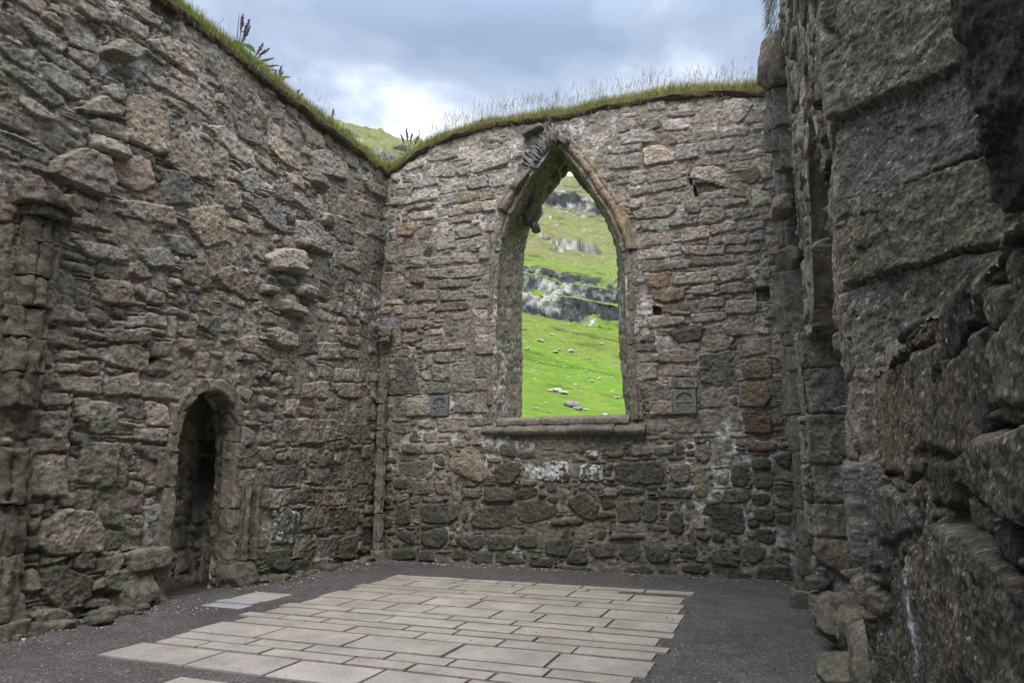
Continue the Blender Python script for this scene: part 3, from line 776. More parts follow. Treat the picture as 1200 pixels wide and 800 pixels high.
# ================================================================ GROUND
def gravel_material():
    m, t, b = new_mat('gravel'); P = N(t, 'ShaderNodeTexCoord').outputs['Object']
    vo = N(t, 'ShaderNodeTexVoronoi'); vo.inputs['Scale'].default_value = 75; t.links.new(P, vo.inputs['Vector'])
    sepc = N(t, 'ShaderNodeSeparateColor'); t.links.new(vo.outputs['Color'], sepc.inputs[0])
    g = mrange(t, sepc.outputs[0], 0, 1, .45, 1.6)
    c = mixc(t, 1.0, (.088, .084, .088), combine(t, g), 'MULTIPLY')
    c = mixc(t, mrange(t, noise(t, P, .9, 5), .42, .62, 0, .6), c, mixc(t, 1.0, c, (.68, .66, .68), 'MULTIPLY'))
    c = mixc(t, mrange(t, noise(t, P, 3, 6, .65), .42, .66, 0, .75), c, mixc(t, 1.0, c, (1.4, 1.35, 1.3), 'MULTIPLY'))
    c = mixc(t, mrange(t, sepc.outputs[1], .988, .992, 0, 1), c, (.36, .35, .33))
    t.links.new(c, b.inputs['Base Color'])
    bm = N(t, 'ShaderNodeBump'); bm.inputs['Strength'].default_value = .9; bm.inputs['Distance'].default_value = .012; bm.invert = True; t.links.new(vo.outputs['Distance'], bm.inputs['Height'])
    b2 = N(t, 'ShaderNodeBump'); b2.inputs['Strength'].default_value = .5; b2.inputs['Distance'].default_value = .05; t.links.new(noise(t, P, 3.5, 5), b2.inputs['Height']); t.links.new(bm.outputs[0], b2.inputs['Normal'])
    t.links.new(b2.outputs[0], b.inputs['Normal'])
    return m
def make_floor():
    X, Y = np.meshgrid(np.linspace(-9.4, 1.6, 230), np.linspace(-9, 11.9, 420), indexing='ij')
    Z = .012 * fbm(X * .8, Y * .8, seed=3) + .006 * fbm(X * 5, Y * 5, seed=4)
    Z += .05 * np.clip(1 - np.abs(X + 7.1) / .5, 0, 1) * (Y > -9)
    ins = (X > -5.9) & (X < -1.0) & (Y > 4.4) & (Y < 10.4)
    Z = np.where(ins, -.004 + .3 * Z, Z)
    me = mesh_np('ground', np.stack([X, Y, Z], -1).reshape(-1, 3), grid_faces(*X.shape), None, gravel_material())
    tag(link('ground', me), kind='structure')
make_floor()

def slab_material():
    m, t, b = new_mat('paving_stone'); P = N(t, 'ShaderNodeTexCoord').outputs['Object']
    at = N(t, 'ShaderNodeAttribute'); at.attribute_name = 'Col'; c = at.outputs['Color']
    c = mixc(t, 1.0, c, combine(t, mrange(t, noise(t, P, 45, 6, .7), .3, .7, .8, 1.2)), 'MULTIPLY')
    c = mixc(t, 1.0, c, combine(t, mrange(t, noise(t, P, 2.1, 7, .62), .3, .7, .74, 1.2)), 'MULTIPLY')
    c = mixc(t, mrange(t, noise(t, P, 9, 6, .7), .56, .68, 0, .4), c, (.17, .16, .15))
    vo = N(t, 'ShaderNodeTexVoronoi'); vo.inputs['Scale'].default_value = 14; t.links.new(P, vo.inputs['Vector'])
    pit = mul(t, mrange(t, vo.outputs['Distance'], .10, .16, 1, 0), mrange(t, noise(t, P, 4, 2), .48, .58, 0, .8))
    c = mixc(t, pit, c, (.09, .085, .08))
    t.links.new(c, b.inputs['Base Color'])
    bm = N(t, 'ShaderNodeBump'); bm.inputs['Strength'].default_value = .5; bm.inputs['Distance'].default_value = .004; t.links.new(noise(t, P, 90, 5, .7), bm.inputs['Height']); t.links.new(bm.outputs[0], b.inputs['Normal'])
    return m
M_SLAB = slab_material()
ROWS = [  # y0, y1, x start, x end, joints
 (4.90, 5.37, -5.77, -1.55, [-4.79, -3.97, -3.15, -2.40]),
 (5.43, 5.62, -5.68, -1.30, [-5.18, -4.46, -3.59, -3.0, -2.28]),
 (5.67, 5.87, -5.72, -1.22, [-4.82, -4.19, -3.34, -2.75, -1.9]),
 (5.92, 6.38, -5.76, -1.14, [-4.92, -3.94, -2.91, -1.98]),
 (6.44, 6.68, -5.66, -1.18, [-4.26, -3.47, -2.62, -1.9]),
 (6.73, 6.90, -5.85, -1.10, [-5.30, -4.75, -3.76, -3.2, -2.36]),
 (6.98, 7.28, -5.70, -1.25, [-5.06, -4.18, -3.3, -2.68]),
 (7.34, 7.52, -5.78, -1.14, [-4.83, -3.57, -2.82, -1.98]),
 (7.58, 7.99, -5.68, -1.17, [-5.13, -4.51, -3.98, -3.17, -2.64, -1.87]),
 (8.05, 8.51, -5.75, -1.18, [-4.93, -4.28, -3.63, -2.85, -2.04]),
 (8.57, 8.84, -5.65, -1.26, [-4.70, -3.7, -2.47]),
 (8.90, 9.11, -5.76, -1.26, [-4.13, -3.29, -2.14]),
 (9.17, 9.60, -5.69, -1.32, [-5.14, -4.42, -3.49, -2.76, -1.97]),
 (9.65, 9.79, -5.72, -2.19, [-4.6, -3.7, -2.63]),
 (9.85, 10.06, -5.75, -1.25, [-5.15, -4.53, -4.01, -3.46, -2.78, -1.9])]
def slab_mesh(rects, seed):
    rs = random.Random(seed); parts = []
    for (x0, x1, y0, y1, c) in rects:
        g = .011; x0 += g; x1 -= g; y0 -= .008; y1 += .008
        z = .009 + rs.uniform(-.002, .002); e = .004
        ax, ay = rs.uniform(-.0015, .0015), rs.uniform(-.0015, .0015)
        nx = max(4, int((x1 - x0) / .06)); ny = max(4, int((y1 - y0) / .06))
        X, Y = np.meshgrid(np.linspace(x0, x1, nx), np.linspace(y0, y1, ny), indexing='ij')
        fx, fy = X.copy(), Y.copy()
        Z = np.full(X.shape, z); ed = np.zeros(X.shape, bool); ed[0] = ed[-1] = True; ed[:, 0] = ed[:, -1] = True
        Z[ed] = -.05
        # second ring gets pushed out to form the arris
        X[1, 1:-1] = x0 + e; X[-2, 1:-1] = x1 - e; Y[1:-1, 1] = y0 + e; Y[1:-1, -2] = y1 - e
        jx = .006 * fbm(fx * 7, fy * 7, seed=seed + 1); jy = .005 * fbm(fx * 7, fy * 7, seed=seed + 2)
        X = X + jx; Y = Y + jy
        Z = Z + np.where(ed, 0, (X - x0) * ax * 3 + .0015 * fbm(X * 3, Y * 3, seed=seed))
        v = math.exp(rs.gauss(0, .045)); cc = np.array(c) * v * np.array((1 + rs.gauss(0, .012), 1, 1 + rs.gauss(0, .015)))
        parts.append((np.stack([X, Y, Z], -1).reshape(-1, 3), grid_faces(nx, ny), cc))
    return join_np(parts)
def make_paving():
    rects = []
    for k, (y0, y1, xs, xe, js) in enumerate(ROWS):
        e = [xs] + js + [xe]
        for a, b in zip(e[:-1], e[1:]):
            f = (k / 14)
            warm = (.305, .290, .280 - .028 * f)
            rects.append((a, b, y0, y1, warm))
    co, fs, cl = slab_mesh(rects, 11)
    tag(link('paving', mesh_np('paving', co, fs, cl, M_SLAB, smooth=False)), kind='structure')
    co, fs, cl = slab_mesh([(-6.95, -6.10, 7.49, 8.02, (.33, .31, .31)), (-7.42, -6.12, 7.28, 7.46, (.30, .305, .35)), (-6.95, -6.07, 7.02, 7.24, (.29, .30, .34))], 12)
    tag(link('doorstep_paving', mesh_np('doorstep_paving', co, fs, cl, M_SLAB, smooth=False)), kind='structure')
    co, fs, cl = slab_mesh([(-4.56, -3.78, 3.9, 4.63, (.34, .31, .285)), (-3.75, -2.9, 3.9, 4.40, (.33, .31, .285))], 13)
    tag(link('path', mesh_np('path', co, fs, cl, M_SLAB, smooth=False)), kind='structure')
make_paving()

# ================================================================ EAST WALL (facing the camera) with the pointed window
BY = 11.6
INNER = [(-4.73,2.36),(-4.73,3.39),(-4.72,4.63),(-4.69,5.42),(-4.54,6.02),(-4.34,6.36),(-4.11,6.73),(-3.84,7.10),(-3.61,7.43),(-3.32,7.07),(-3.08,6.71),(-2.90,6.39),(-2.62,5.89),(-2.44,5.30),(-2.39,4.57),(-2.40,3.70),(-2.38,2.98),(-2.36,2.33)]
OUTER = [(-4.62,2.59),(-4.61,3.51),(-4.61,4.84),(-4.57,5.70),(-4.48,6.12),(-4.36,6.42),(-4.18,6.69),(-3.97,6.94),(-3.63,7.32),(-3.43,7.07),(-3.25,6.79),(-3.09,6.49),(-2.87,6.04),(-2.75,5.50),(-2.74,4.68),(-2.75,3.89),(-2.71,3.11),(-2.66,2.54)]
def top_back(x):
    return np.interp(x, [-8.6, -7.0, -6.4, -5.86, -4.96, -4.1, -3.4, -2.8, -1.89, -.88, .13, .6], [7.4, 7.40, 7.70, 7.88, 8.00, 7.96, 7.90, 7.92, 7.93, 7.84, 7.66, 7.6])
def side_curve(pts):                                   # smooth each side but keep the point of the arch sharp
    return np.vstack([resample(pts[:9], 90), resample(pts[8:], 90)[1:]])
IN = side_curve(INNER); OU = side_curve(OUTER)
SIZ_MIX = [(3, 4, 9, 2, 3), (5, 6, 13, 3, 6), (2.5, 8, 17, 5, 8), (3, 3, 7, 1, 1), (2, 3, 5, 2, 3)]
SIZ_CHIP = [(2.2, 2, 5, 1, 1), (2, 3, 7, 1, 2), (3.5, 5, 10, 3, 5), (2.5, 7, 13, 4, 7)]
SIZ_LOW = [(4, 8, 16, 5, 9), (3, 5, 9, 3, 6), (2.5, 3, 6, 1, 2), (2, 2, 4, 2, 3)]
KND = [('grey', 6), ('dark', 1.0), ('tan', 1.8), ('blue', .5), ('rust', .35), ('olive', 1.2)]
KND_LOW = [('grey', 3), ('dark', 5), ('olive', 2), ('tan', .4)]
def east_wall():
    root = empty('stone_wall', (-3.5, BY, 0))
    tag(root, 'ruined rubble stone wall straight ahead, pierced by a tall pointed arch window and topped with grass', 'wall')
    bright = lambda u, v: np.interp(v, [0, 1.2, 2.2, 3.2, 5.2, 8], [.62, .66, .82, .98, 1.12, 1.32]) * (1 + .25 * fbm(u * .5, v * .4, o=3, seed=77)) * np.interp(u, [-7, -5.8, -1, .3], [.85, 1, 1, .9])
    lime = lambda u, v: .12 + .22 * np.exp(-((u + .8) / 1.3) ** 2 - ((v - 5) / 1.8) ** 2) + .25 * np.exp(-((u + .6) / 1.1) ** 2 - ((v - 1.6) / .8) ** 2) + .2 * np.exp(-((u + 5.8) / .6) ** 2 - ((v - 2.2) / .6) ** 2)
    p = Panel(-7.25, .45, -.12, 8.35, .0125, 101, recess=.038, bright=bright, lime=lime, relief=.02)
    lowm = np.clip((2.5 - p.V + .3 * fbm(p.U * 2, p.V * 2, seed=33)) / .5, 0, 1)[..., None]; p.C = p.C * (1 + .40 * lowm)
    p.mark([(x, y) for x, y in INNER])
    p.traced(STONES_BACK, lowz=2.35)
    # tall dressed stones of the left-hand corner
    low = p.occ[:, :int(2.3 / p.cs)]
    p2 = p.ov
    save = p.occ[:, int(2.2 / p.cs):].copy(); p.occ[:, int(2.2 / p.cs):] = True
    p.rubble(SIZ_CHIP + SIZ_LOW[:2], KND_LOW, gap=.004, rad=.03, rnd=.022, facet=.08, jit=.3)
    p.occ[:, int(2.2 / p.cs):] = save
    p.rubble(SIZ_CHIP + SIZ_MIX[1:3], KND, gap=-.003, rad=.02, rnd=.009, facet=.13, jit=.3, dep=.014, sink=.008)
    # white runs of leached lime under the plaques and beside the sill
    for (cx, cy, sx, sy, a) in [(-5.92, 2.25, .10, .30, .9), (-5.55, 2.2, .06, .22, .9), (-6.15, 3.2, .08, .45, .6), (-.95, 1.75, .22, .5, .45), (-1.15, 2.2, .3, .25, .3), (-.25, 4.2, .05, 1.0, .5)]:
        g = np.exp(-((p.U - cx) / sx) ** 2 - ((p.V - cy) / sy) ** 2) * np.clip(.35 + 1.5 * fbm(p.U * 16, p.V * 4, o=4, seed=int(cx * 50) % 97), 0, 1) * a
        g = np.clip(g, 0, .9)[..., None]; p.C = p.C * (1 - g) + np.array((.52, .51, .49)) * g
    inn = IN
    def keep(U, V): return (V < top_back(U) + .03 * vn(U * 5, V * 0 + 1, seed=5)) & ~inpoly(U, V, np.vstack([inn, [(-2.36, 2.34), (-4.73, 2.34)]]))
    Pf = lambda U, V: np.stack([U, np.full_like(U, BY), V], -1)
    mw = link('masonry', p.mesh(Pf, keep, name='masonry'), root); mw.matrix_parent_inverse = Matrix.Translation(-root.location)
    # reveal of the window, coursed small stones, splayed to the outer face
    T = 1.02; n = len(IN)
    arc = np.concatenate([[0], np.cumsum(np.linalg.norm(np.diff(IN, axis=0), axis=1))])
    q = Panel(0, arc[-1], -.0, T, .02, 102, recess=.02, bright=lambda u, v: .95 + 0 * u, lime=lambda u, v: .15 + 0 * u, relief=.01)
    q.rubble([(4, 4, 6, 4, 9), (3, 3, 5, 3, 6), (2, 2, 3, 2, 5)], [('grey', 5), ('olive', 3), ('dark', 2)], gap=.004, facet=.05, dep=.008)
    def Rf(U, V):
        out = []
        for k in (0, 1): out.append(np.interp(U, arc, IN[:, k]) * (1 - V / T) + np.interp(U, arc, OU[:, k]) * (V / T))
        return np.stack([out[0], BY + V, out[1]], -1)
    P = Rf(np.array([[1., 1.], [1.2, 1.2]]), np.array([[0., .1], [0., .1]]))
    o = link('window_reveal', q.mesh(Rf, None, flip=True, name='window_reveal'), root); o.matrix_parent_inverse = Matrix.Translation(-root.location)
    REV.append(o)
    # outer face
    p3 = Panel(-8.7, 1.7, -.6, 8.1, .05, 103, recess=.03); p3.mark(OUTER); p3.rubble(SIZ_LOW, KND, gap=.01)
    mo = link('outer_face', p3.mesh(lambda U, V: np.stack([U, np.full_like(U, BY + T), V], -1), lambda U, V: (V < top_back(U)) & ~inpoly(U, V, OU), flip=True, name='outer_face'), root)
    mo.matrix_parent_inverse = Matrix.Translation(-root.location)
    return root
REV = []
EAST = east_wall()
def child(o, root): o.matrix_parent_inverse = Matrix.Translation(-root.location); return o

def window_dressings(root):
    sur = empty('window_surround', (-3.6, BY, 2.4)); sur.parent = root; sur.matrix_parent_inverse = Matrix.Translation(-root.location)
    rs = random.Random(8)
    tang = np.gradient(IN, axis=0); tang /= np.linalg.norm(tang, axis=1, keepdims=True)
    nrm = np.stack([-tang[:, 1], tang[:, 0]], 1)       # left of travel (up, over, down) = outward
    arc = np.concatenate([[0], np.cumsum(np.linalg.norm(np.diff(IN, axis=0), axis=1))]); half = arc[89]; tot = arc[-1]
    def at(s):
        p = np.array([np.interp(s, arc, IN[:, k]) for k in (0, 1)]); o = np.array([np.interp(s, arc, nrm[:, k]) for k in (0, 1)]); return p, o / np.linalg.norm(o)
    def piece(s0, s1, w, n, off, col, seed, kind='voussoir'):
        P, O = [], []
        for s in np.linspace(s0, s1, 6):
            p, o = at(s); c = p + o * off
            P.append((c[0], BY + .02, c[1])); O.append((o[0], 0, o[1]))
        o = sweep_obj(kind, sur, P, O, roll(w, n), seed, col, rough=.012)
        o.matrix_parent_inverse = Matrix.Translation(-root.location) @ Matrix.Identity(4)
        o.matrix_parent_inverse = Matrix.Translation(-Vector(sur.location))
    g = (.20, .182, .158); tn = (.30, .235, .165)
    s = .05
    k = 0
    # left jamb: dressed blocks, then the broken mouldings of the arch
    while s < half:
        L = rs.uniform(.26, .44) if s < 2.9 else rs.uniform(.34, .52)
        e = min(s + L, half - .02)
        fr = s / half
        missing = (.58 < fr < .63) or (.90 < fr)
        if not missing:
            c = g if fr < .55 or rs.random() < .6 else (.25, .215, .17)
            if .66 < fr < .80: piece(s, e - .01, .34, .17, .16, (.24, .21, .175), 300 + k)
            elif e - s > .08: piece(s, e - .012, rs.uniform(.22, .27), rs.uniform(.05, .09), .125 + rs.uniform(-.015, .015), c, 300 + k)
        s += L; k += 1
    s = half + .16
    while s < tot - .1:
        fr = (tot - s) / (tot - half)
        L = rs.uniform(.36, .5) if fr > .6 else rs.uniform(.24, .4)
        e = min(s + L, tot - .05)
        c = tn if fr > .66 else (.205, .185, .16)
        piece(s, e - .012, .27 if fr > .6 else rs.uniform(.17, .22), .12 if fr > .6 else rs.uniform(.04, .07), .135 if fr > .6 else .10, c if rs.random() < .8 else (.24, .2, .15), 400 + k)
        s += L; k += 1
    # thin slates packed on edge over the broken point of the arch
    parts = []
    for i in range(60):
        a = rs.uniform(0, 1); x = -4.12 + .50 * a + rs.uniform(-.05, .05); z = 6.98 + .62 * a + rs.uniform(-.05, .27)
        if z > top_back(x) - .12: continue
        co, f, cl = rock((rs.uniform(.025, .045), .24, rs.uniform(.14, .26)), 500 + i, sub=3, box=.75, rough=.1, cuts=3, col=np.array((.20, .19, .185)) * rs.uniform(.6, 1.5), rot=(0, R(rs.uniform(-70, -42) + 50 * a), 0))
        parts.append((co + np.array((x, BY + .04, z)), f, cl))
    co, fs, cl = join_np(parts)
    o = link('slate_packing', mesh_np('slate_packing', co, fs, cl, MS), sur); o.matrix_parent_inverse = Matrix.Translation(-Vector(sur.location))
    # flat stones closing the point
    for i, (x, z, sx, sz, r) in enumerate([(-4.0, 7.70, .40, .09, -20), (-3.60, 7.50, .16, .34, 5), (-3.42, 7.42, .16, .30, -38), (-4.25, 6.78, .42, .17, -56)]):
        o = rock_obj('keystone' if i == 1 else 'voussoir', sur, (x, BY + .0, z), (sx, .4, sz), 560 + i, sub=4, box=.7, col=(.19, .175, .15), rot=(0, R(r), 0)); o.matrix_parent_inverse = Matrix.Translation(-Vector(sur.location))
    # stubs of the lost tracery still hanging inside the opening
    for i, (x, y, z, s_, r) in enumerate([(-4.27, 12.30, 6.40, (.26, .5, .46), 28), (-4.20, 12.2, 6.10, (.15, .3, .17), 0), (-3.26, 12.3, 6.93, (.20, .45, .34), -35)]):
        o = rock_obj('tracery_stub', sur, (x, y, z), s_, 580 + i, sub=4, box=.6, col=(.13, .12, .105), rot=(0, R(r), 0)); o.matrix_parent_inverse = Matrix.Translation(-Vector(sur.location))
    # inner order of the frame, running round the outer edge of the opening
    # sill
    sill = empty('window_sill', (-3.55, BY, 2.2)); sill.parent = root; sill.matrix_parent_inverse = Matrix.Translation(-root.location)
    prof = [(-.0, -.05), (.0, .10), (.05, .145), (.09, .15), (.12, .12), (.20, .0), (.20, -.05)]
    xs = [-4.98, -4.55, -3.4, -2.62, -2.12]
    for i in range(4):
        pr = [(w, n) for w, n in prof]
        dz = (.02, 0, 0, -.02)[i]; dn = (-.03, .0, .0, -.02)[i]
        P = [(xs[i] + .006, BY + .0 - dn, 2.17 + dz), (xs[i + 1] - .006, BY + .0 - dn, 2.165 + dz)]
        o = sweep_obj('sill_block', sill, P, [(0, 0, 1)] * 2, pr, 600 + i, (.17, .16, .14), rough=.008); o.matrix_parent_inverse = Matrix.Translation(-Vector(sill.location))
    xs = [-4.72, -3.9, -2.95, -2.38]
    for i in range(3):
        pr = [(0, -.35), (0, .03), (.03, .06), (.10, .06), (.13, .03), (.14, -.02), (.19, -.35)]
        o = sweep_obj('sill_block', sill, [(xs[i] + .005, BY, 2.33), (xs[i + 1] - .005, BY, 2.325)], [(0, 0, 1)] * 2, pr, 610 + i, (.20, .185, .16), rough=.008); o.matrix_parent_inverse = Matrix.Translation(-Vector(sill.location))
    U = Panel(-4.8, -2.3, 0, 1.2, .02, 620, recess=.02, relief=.005); U.rubble([(3, 8, 16, 5, 9), (2, 5, 9, 4, 6)], [('grey', 3), ('olive', 2)], gap=.003, facet=.03, dep=.006)
    o = link('sill_slope', U.mesh(lambda a, b: np.stack([a, BY + .05 + b * .86, 2.44 + b * .10], -1), None, name='sill_slope'), sill); o.matrix_parent_inverse = Matrix.Translation(-Vector(sill.location))
window_dressings(EAST)

# vault responds: attached shafts in the corners
def respond(root, x, y, z0, z1, normal, across, w=.16, n=.12, seed=1, gaps=(), col=(.165, .155, .13), cap=True, base=True, three=True, rough=.012):
    """stack of moulded shaft drums; each drum is its own part"""
    r = empty('wall_shaft', (x, y, z0)); r.parent = root; r.matrix_parent_inverse = Matrix.Translation(-root.location)
    rs = random.Random(seed); z = z0 + (.34 if base else 0); k = 0
    inv = Matrix.Translation(-Vector(r.location))
    def prof(w, n):
        pts = [(-w / 2, -.12), (-w / 2, 0)]
        for c, rr in (((-.3, .34), (0, .5), (.3, .34)) if three else ((0, .6),)):
            for i in range(7):
                a = math.pi * (1 - i / 6); pts.append((w * c + w * (.17 if c else .24) * math.cos(a), n * .3 + n * rr * 1.3 * math.sin(a)))
        pts += [(w / 2, 0), (w / 2, -.12)]
        return pts[::-1]
    while z < z1 - .1:
        h = rs.uniform(.28, .55); e = min(z + h, z1)
        if not any(a < (z + e) / 2 < b for a, b in gaps):
            ww = w * rs.uniform(.9, 1.08); nn = n * rs.uniform(.75, 1.15)
            o = sweep_obj('shaft_drum', r, [(x, y, z + .004), (x, y, e - .006)], [across] * 2, prof(ww, nn), seed * 40 + k, np.array(col) * rs.uniform(.8, 1.25), normal=normal, rough=rough); o.matrix_parent_inverse = inv
        z += h; k += 1
    if base:
        o = sweep_obj('shaft_base', r, [(x, y, z0 - .05), (x, y, z0 + .19)], [across] * 2, [(-w * .72, -.1), (-w * .72, n * 1.25), (-w * .6, n * 1.45), (w * .6, n * 1.45), (w * .72, n * 1.25), (w * .72, -.1)][::-1], seed * 40 + 30, col, normal=normal, rough=.012); o.matrix_parent_inverse = inv
        o = sweep_obj('shaft_base', r, [(x, y, z0 + .195), (x, y, z0 + .335)], [across] * 2, roll(w * 1.05, n * 1.15, back=.1), seed * 40 + 31, col, normal=normal, rough=.008); o.matrix_parent_inverse = inv
    if cap:
        o = sweep_obj('capital', r, [(x, y, z1), (x, y, z1 + .10)], [across] * 2, [(-w * .6, -.1), (-w * .6, n), (-w * .4, n * 1.5), (w * .4, n * 1.5), (w * .6, n), (w * .6, -.1)][::-1], seed * 40 + 32, col, normal=normal, rough=.02); o.matrix_parent_inverse = inv
        o = sweep_obj('capital', r, [(x, y, z1 + .10), (x, y, z1 + .27)], [across] * 2, [(-w * .85, -.1), (-w * .85, n * 1.2), (-w * .6, n * 1.9), (w * .6, n * 1.9), (w * .85, n * 1.2), (w * .85, -.1)][::-1], seed * 40 + 33, np.array(col) * 1.1, normal=normal, rough=.03); o.matrix_parent_inverse = inv
    return r
D = math.sqrt(.5)

# ================================================================ LEFT WALL with the small round-headed doorway
LX = -7.1
DOOR = [(6.91, -.2), (6.91, .36), (6.91, 1.08), (6.90, 1.81), (6.92, 2.12), (7.03, 2.42), (7.27, 2.61), (7.56, 2.63), (7.80, 2.45), (7.92, 2.05), (7.95, 1.03), (7.98, .4), (7.98, -.2)]
def top_left(y): return np.interp(y, [-9, 4, 6, 8, 10, 11.8], [7.7, 7.6, 7.50, 7.46, 7.40, 7.36])
def left_wall():
    root = empty('stone_wall', (LX, 8, 0))
    tag(root, 'long ruined rubble stone wall on the left, with a low round headed doorway and torn out vault stones', 'wall')
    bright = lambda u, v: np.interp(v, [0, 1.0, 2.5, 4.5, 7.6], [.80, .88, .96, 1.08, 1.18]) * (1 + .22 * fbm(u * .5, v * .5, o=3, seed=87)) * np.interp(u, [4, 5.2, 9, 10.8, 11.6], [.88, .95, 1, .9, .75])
    lime = lambda u, v: -.12 + .22 * np.exp(-((v - 6) / 1.5) ** 2)
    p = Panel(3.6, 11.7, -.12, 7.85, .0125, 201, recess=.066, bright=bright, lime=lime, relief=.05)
    p.mark(DOOR); p.traced(STONES_LEFT, grow=.014, orange='rust')
    # line of torn tusking stones where the vault was ripped away
    for (y, z, w, h, d) in [(8.9, 3.95, .55, .20, .14), (9.2, 4.3, .5, .22, .16), (9.05, 4.75, .42, .2, .16), (9.25, 5.1, .45, .18, .13), (8.35, 4.15, .4, .16, .12), (9.7, 5.7, .4, .2, .15), (9.5, 6.3, .5, .24, .14), (5.55, 5.15, .5, .2, .15), (5.3, 4.75, .45, .18, .13)]:
        pts = [(y - w / 2, z), (y - w / 2 + .06, z + h), (y + w / 2 - .04, z + h * .9), (y + w / 2, z + .02)]
        p.mark(pts); p.stone(pts, d, 'grey', .05, .02, .2)
    sp = int(2.4 / p.cs); save = p.occ[:, sp:].copy(); p.occ[:, sp:] = True
    p.rubble([(4, 6, 12, 4, 7), (2, 3, 6, 1, 3), (2, 8, 14, 6, 9)], [('grey', 5), ('dark', 1.5), ('olive', 4), ('tan', .6)], gap=-.004, rad=.025, rnd=.016, facet=.08, jit=.25, dep=.02)
    p.occ[:, sp:] = save
    p.rubble([(2.5, 2, 6, 1, 1), (2, 3, 8, 1, 2), (4, 5, 11, 3, 5), (4, 7, 14, 5, 8)], KND, gap=-.003, rad=.022, rnd=.009, facet=.14, jit=.3, dep=.018, sink=.010)
    def keep(U, V): return (V < top_left(U) + .03 * vn(U * 5, V * 0 + 1, seed=6)) & ~inpoly(U, V, DOOR)
    inv = Matrix.Translation(-root.location)
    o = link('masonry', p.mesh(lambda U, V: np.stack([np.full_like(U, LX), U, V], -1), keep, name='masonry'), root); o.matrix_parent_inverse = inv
    # continuation behind the camera
    p = Panel(-9, 3.62, -.1, 7.8, .04, 205, recess=.07, bright=bright); p.rubble(SIZ_LOW, KND, gap=.006)
    o = link('rear_masonry', p.mesh(lambda U, V: np.stack([np.full_like(U, LX), U, V], -1), lambda U, V: V < top_left(U), name='rear_masonry'), root); o.matrix_parent_inverse = inv
    p = Panel(-9, 12.6, -.6, 7.7, .06, 206, recess=.04); p.rubble(SIZ_LOW, KND, gap=.006)
    o = link('outer_face', p.mesh(lambda U, V: np.stack([np.full_like(U, LX - 2.0), U, V], -1), lambda U, V: V < top_left(U) - .05, flip=True, name='outer_face'), root); o.matrix_parent_inverse = inv
    # doorway: reveal and the dark chamber inside the thickness of the wall
    dr = empty('doorway', (LX, 7.45, 0)); dr.parent = root; dr.matrix_parent_inverse = inv; di = Matrix.Translation(-Vector(dr.location))
    D2 = np.vstack([resample(DOOR, 160)]); arc = np.concatenate([[0], np.cumsum(np.linalg.norm(np.diff(D2, axis=0), axis=1))]); T = .38
    q = Panel(0, arc[-1], 0, T, .014, 210, recess=.03, bright=lambda u, v: .78 + 0 * u, relief=.01)
    q.rubble([(4, 6, 8, 5, 12), (3, 5, 7, 4, 8)], [('grey', 5), ('olive', 3)], gap=.004, facet=.04, rad=.05, rnd=.03, dep=.012)
    def Rf(U, V): return np.stack([LX + .01 - V, np.interp(U, arc, D2[:, 0]), np.interp(U, arc, D2[:, 1])], -1)
    o = link('door_reveal', q.mesh(Rf, None, flip=True, name='door_reveal'), dr); o.matrix_parent_inverse = di; REV.append(o)
    pm, L = path_map([(LX - .36, 6.95), (LX - .38, 6.6), (LX - .78, 6.75), (LX - .95, 8.4), (LX - .38, 8.5), (LX - .36, 7.94)])
    q = Panel(0, L, -.1, 3.1, .025, 211, recess=.06, bright=lambda u, v: 1.8 + 0 * u); q.rubble(SIZ_LOW, [('grey', 4), ('dark', 3)], gap=.008, facet=.08)
    o = link('chamber_wall', q.mesh(pm, None, flip=False, name='chamber_wall'), dr); o.matrix_parent_inverse = di; REV.append(o)
    q = Panel(6.2, 8.8, LX - 1.8, LX - .4, .05, 212, recess=.03); q.rubble(SIZ_LOW, KND)
    o = link('chamber_ceiling', q.mesh(lambda U, V: np.stack([V, U, np.full_like(U, 2.95)], -1), None, flip=False, name='chamber_ceiling'), dr); o.matrix_parent_inverse = di
    # wall of the chamber above the arch
    # dressed voussoirs of the small arch
    tang = np.gradient(D2, axis=0); tang /= np.linalg.norm(tang, axis=1, keepdims=True); nr = np.stack([-tang[:, 1], tang[:, 0]], 1)
    rs = random.Random(4); s = .22
    k = 0
    while s < arc[-1] - .2:
        hgt = np.interp(s, arc, D2[:, 1]); L_ = rs.uniform(.3, .44) if hgt < 1.8 else rs.uniform(.2, .3); e = min(s + L_, arc[-1] - .15)
        P, O = [], []; w = rs.uniform(.18, .32) if hgt < 1.8 else .17
        for ss in np.linspace(s, e - .008, 5):
            pt = np.array([np.interp(ss, arc, D2[:, j]) for j in (0, 1)]); oo = np.array([np.interp(ss, arc, nr[:, j]) for j in (0, 1)]); c = pt + oo * (w / 2 - .012)
            P.append((LX - .02, c[0], c[1])); O.append((0, oo[0], oo[1]))
        n = rs.uniform(.022, .04) + (.02 if hgt > 1.8 else 0); rr = .022
        pr = [(-w / 2, -.22), (-w / 2, n - rr), (-w / 2 + rr * .3, n - rr * .3), (-w / 2 + rr, n), (w / 2 - rr, n), (w / 2, n - rr), (w / 2, -.1)]
        o = sweep_obj('voussoir' if hgt > 1.8 else 'jamb_stone', dr, P, O, pr, 700 + k, np.array((.20, .178, .145)) * rs.uniform(.8, 1.15), normal=(1, 0, 0), rough=.022); o.matrix_parent_inverse = di
        s += L_; k += 1
    # narrow moulded strips beside the right jamb and its plinth block
    for j, yy in enumerate((8.16, 8.36)):
        o = sweep_obj('moulding', dr, [(LX, yy, .38), (LX, yy, 1.42)], [(0, 1, 0)] * 2, roll(.16, .09, back=.12), 740 + j, (.14, .13, .11), normal=(1, 0, 0), rough=.02); o.matrix_parent_inverse = di
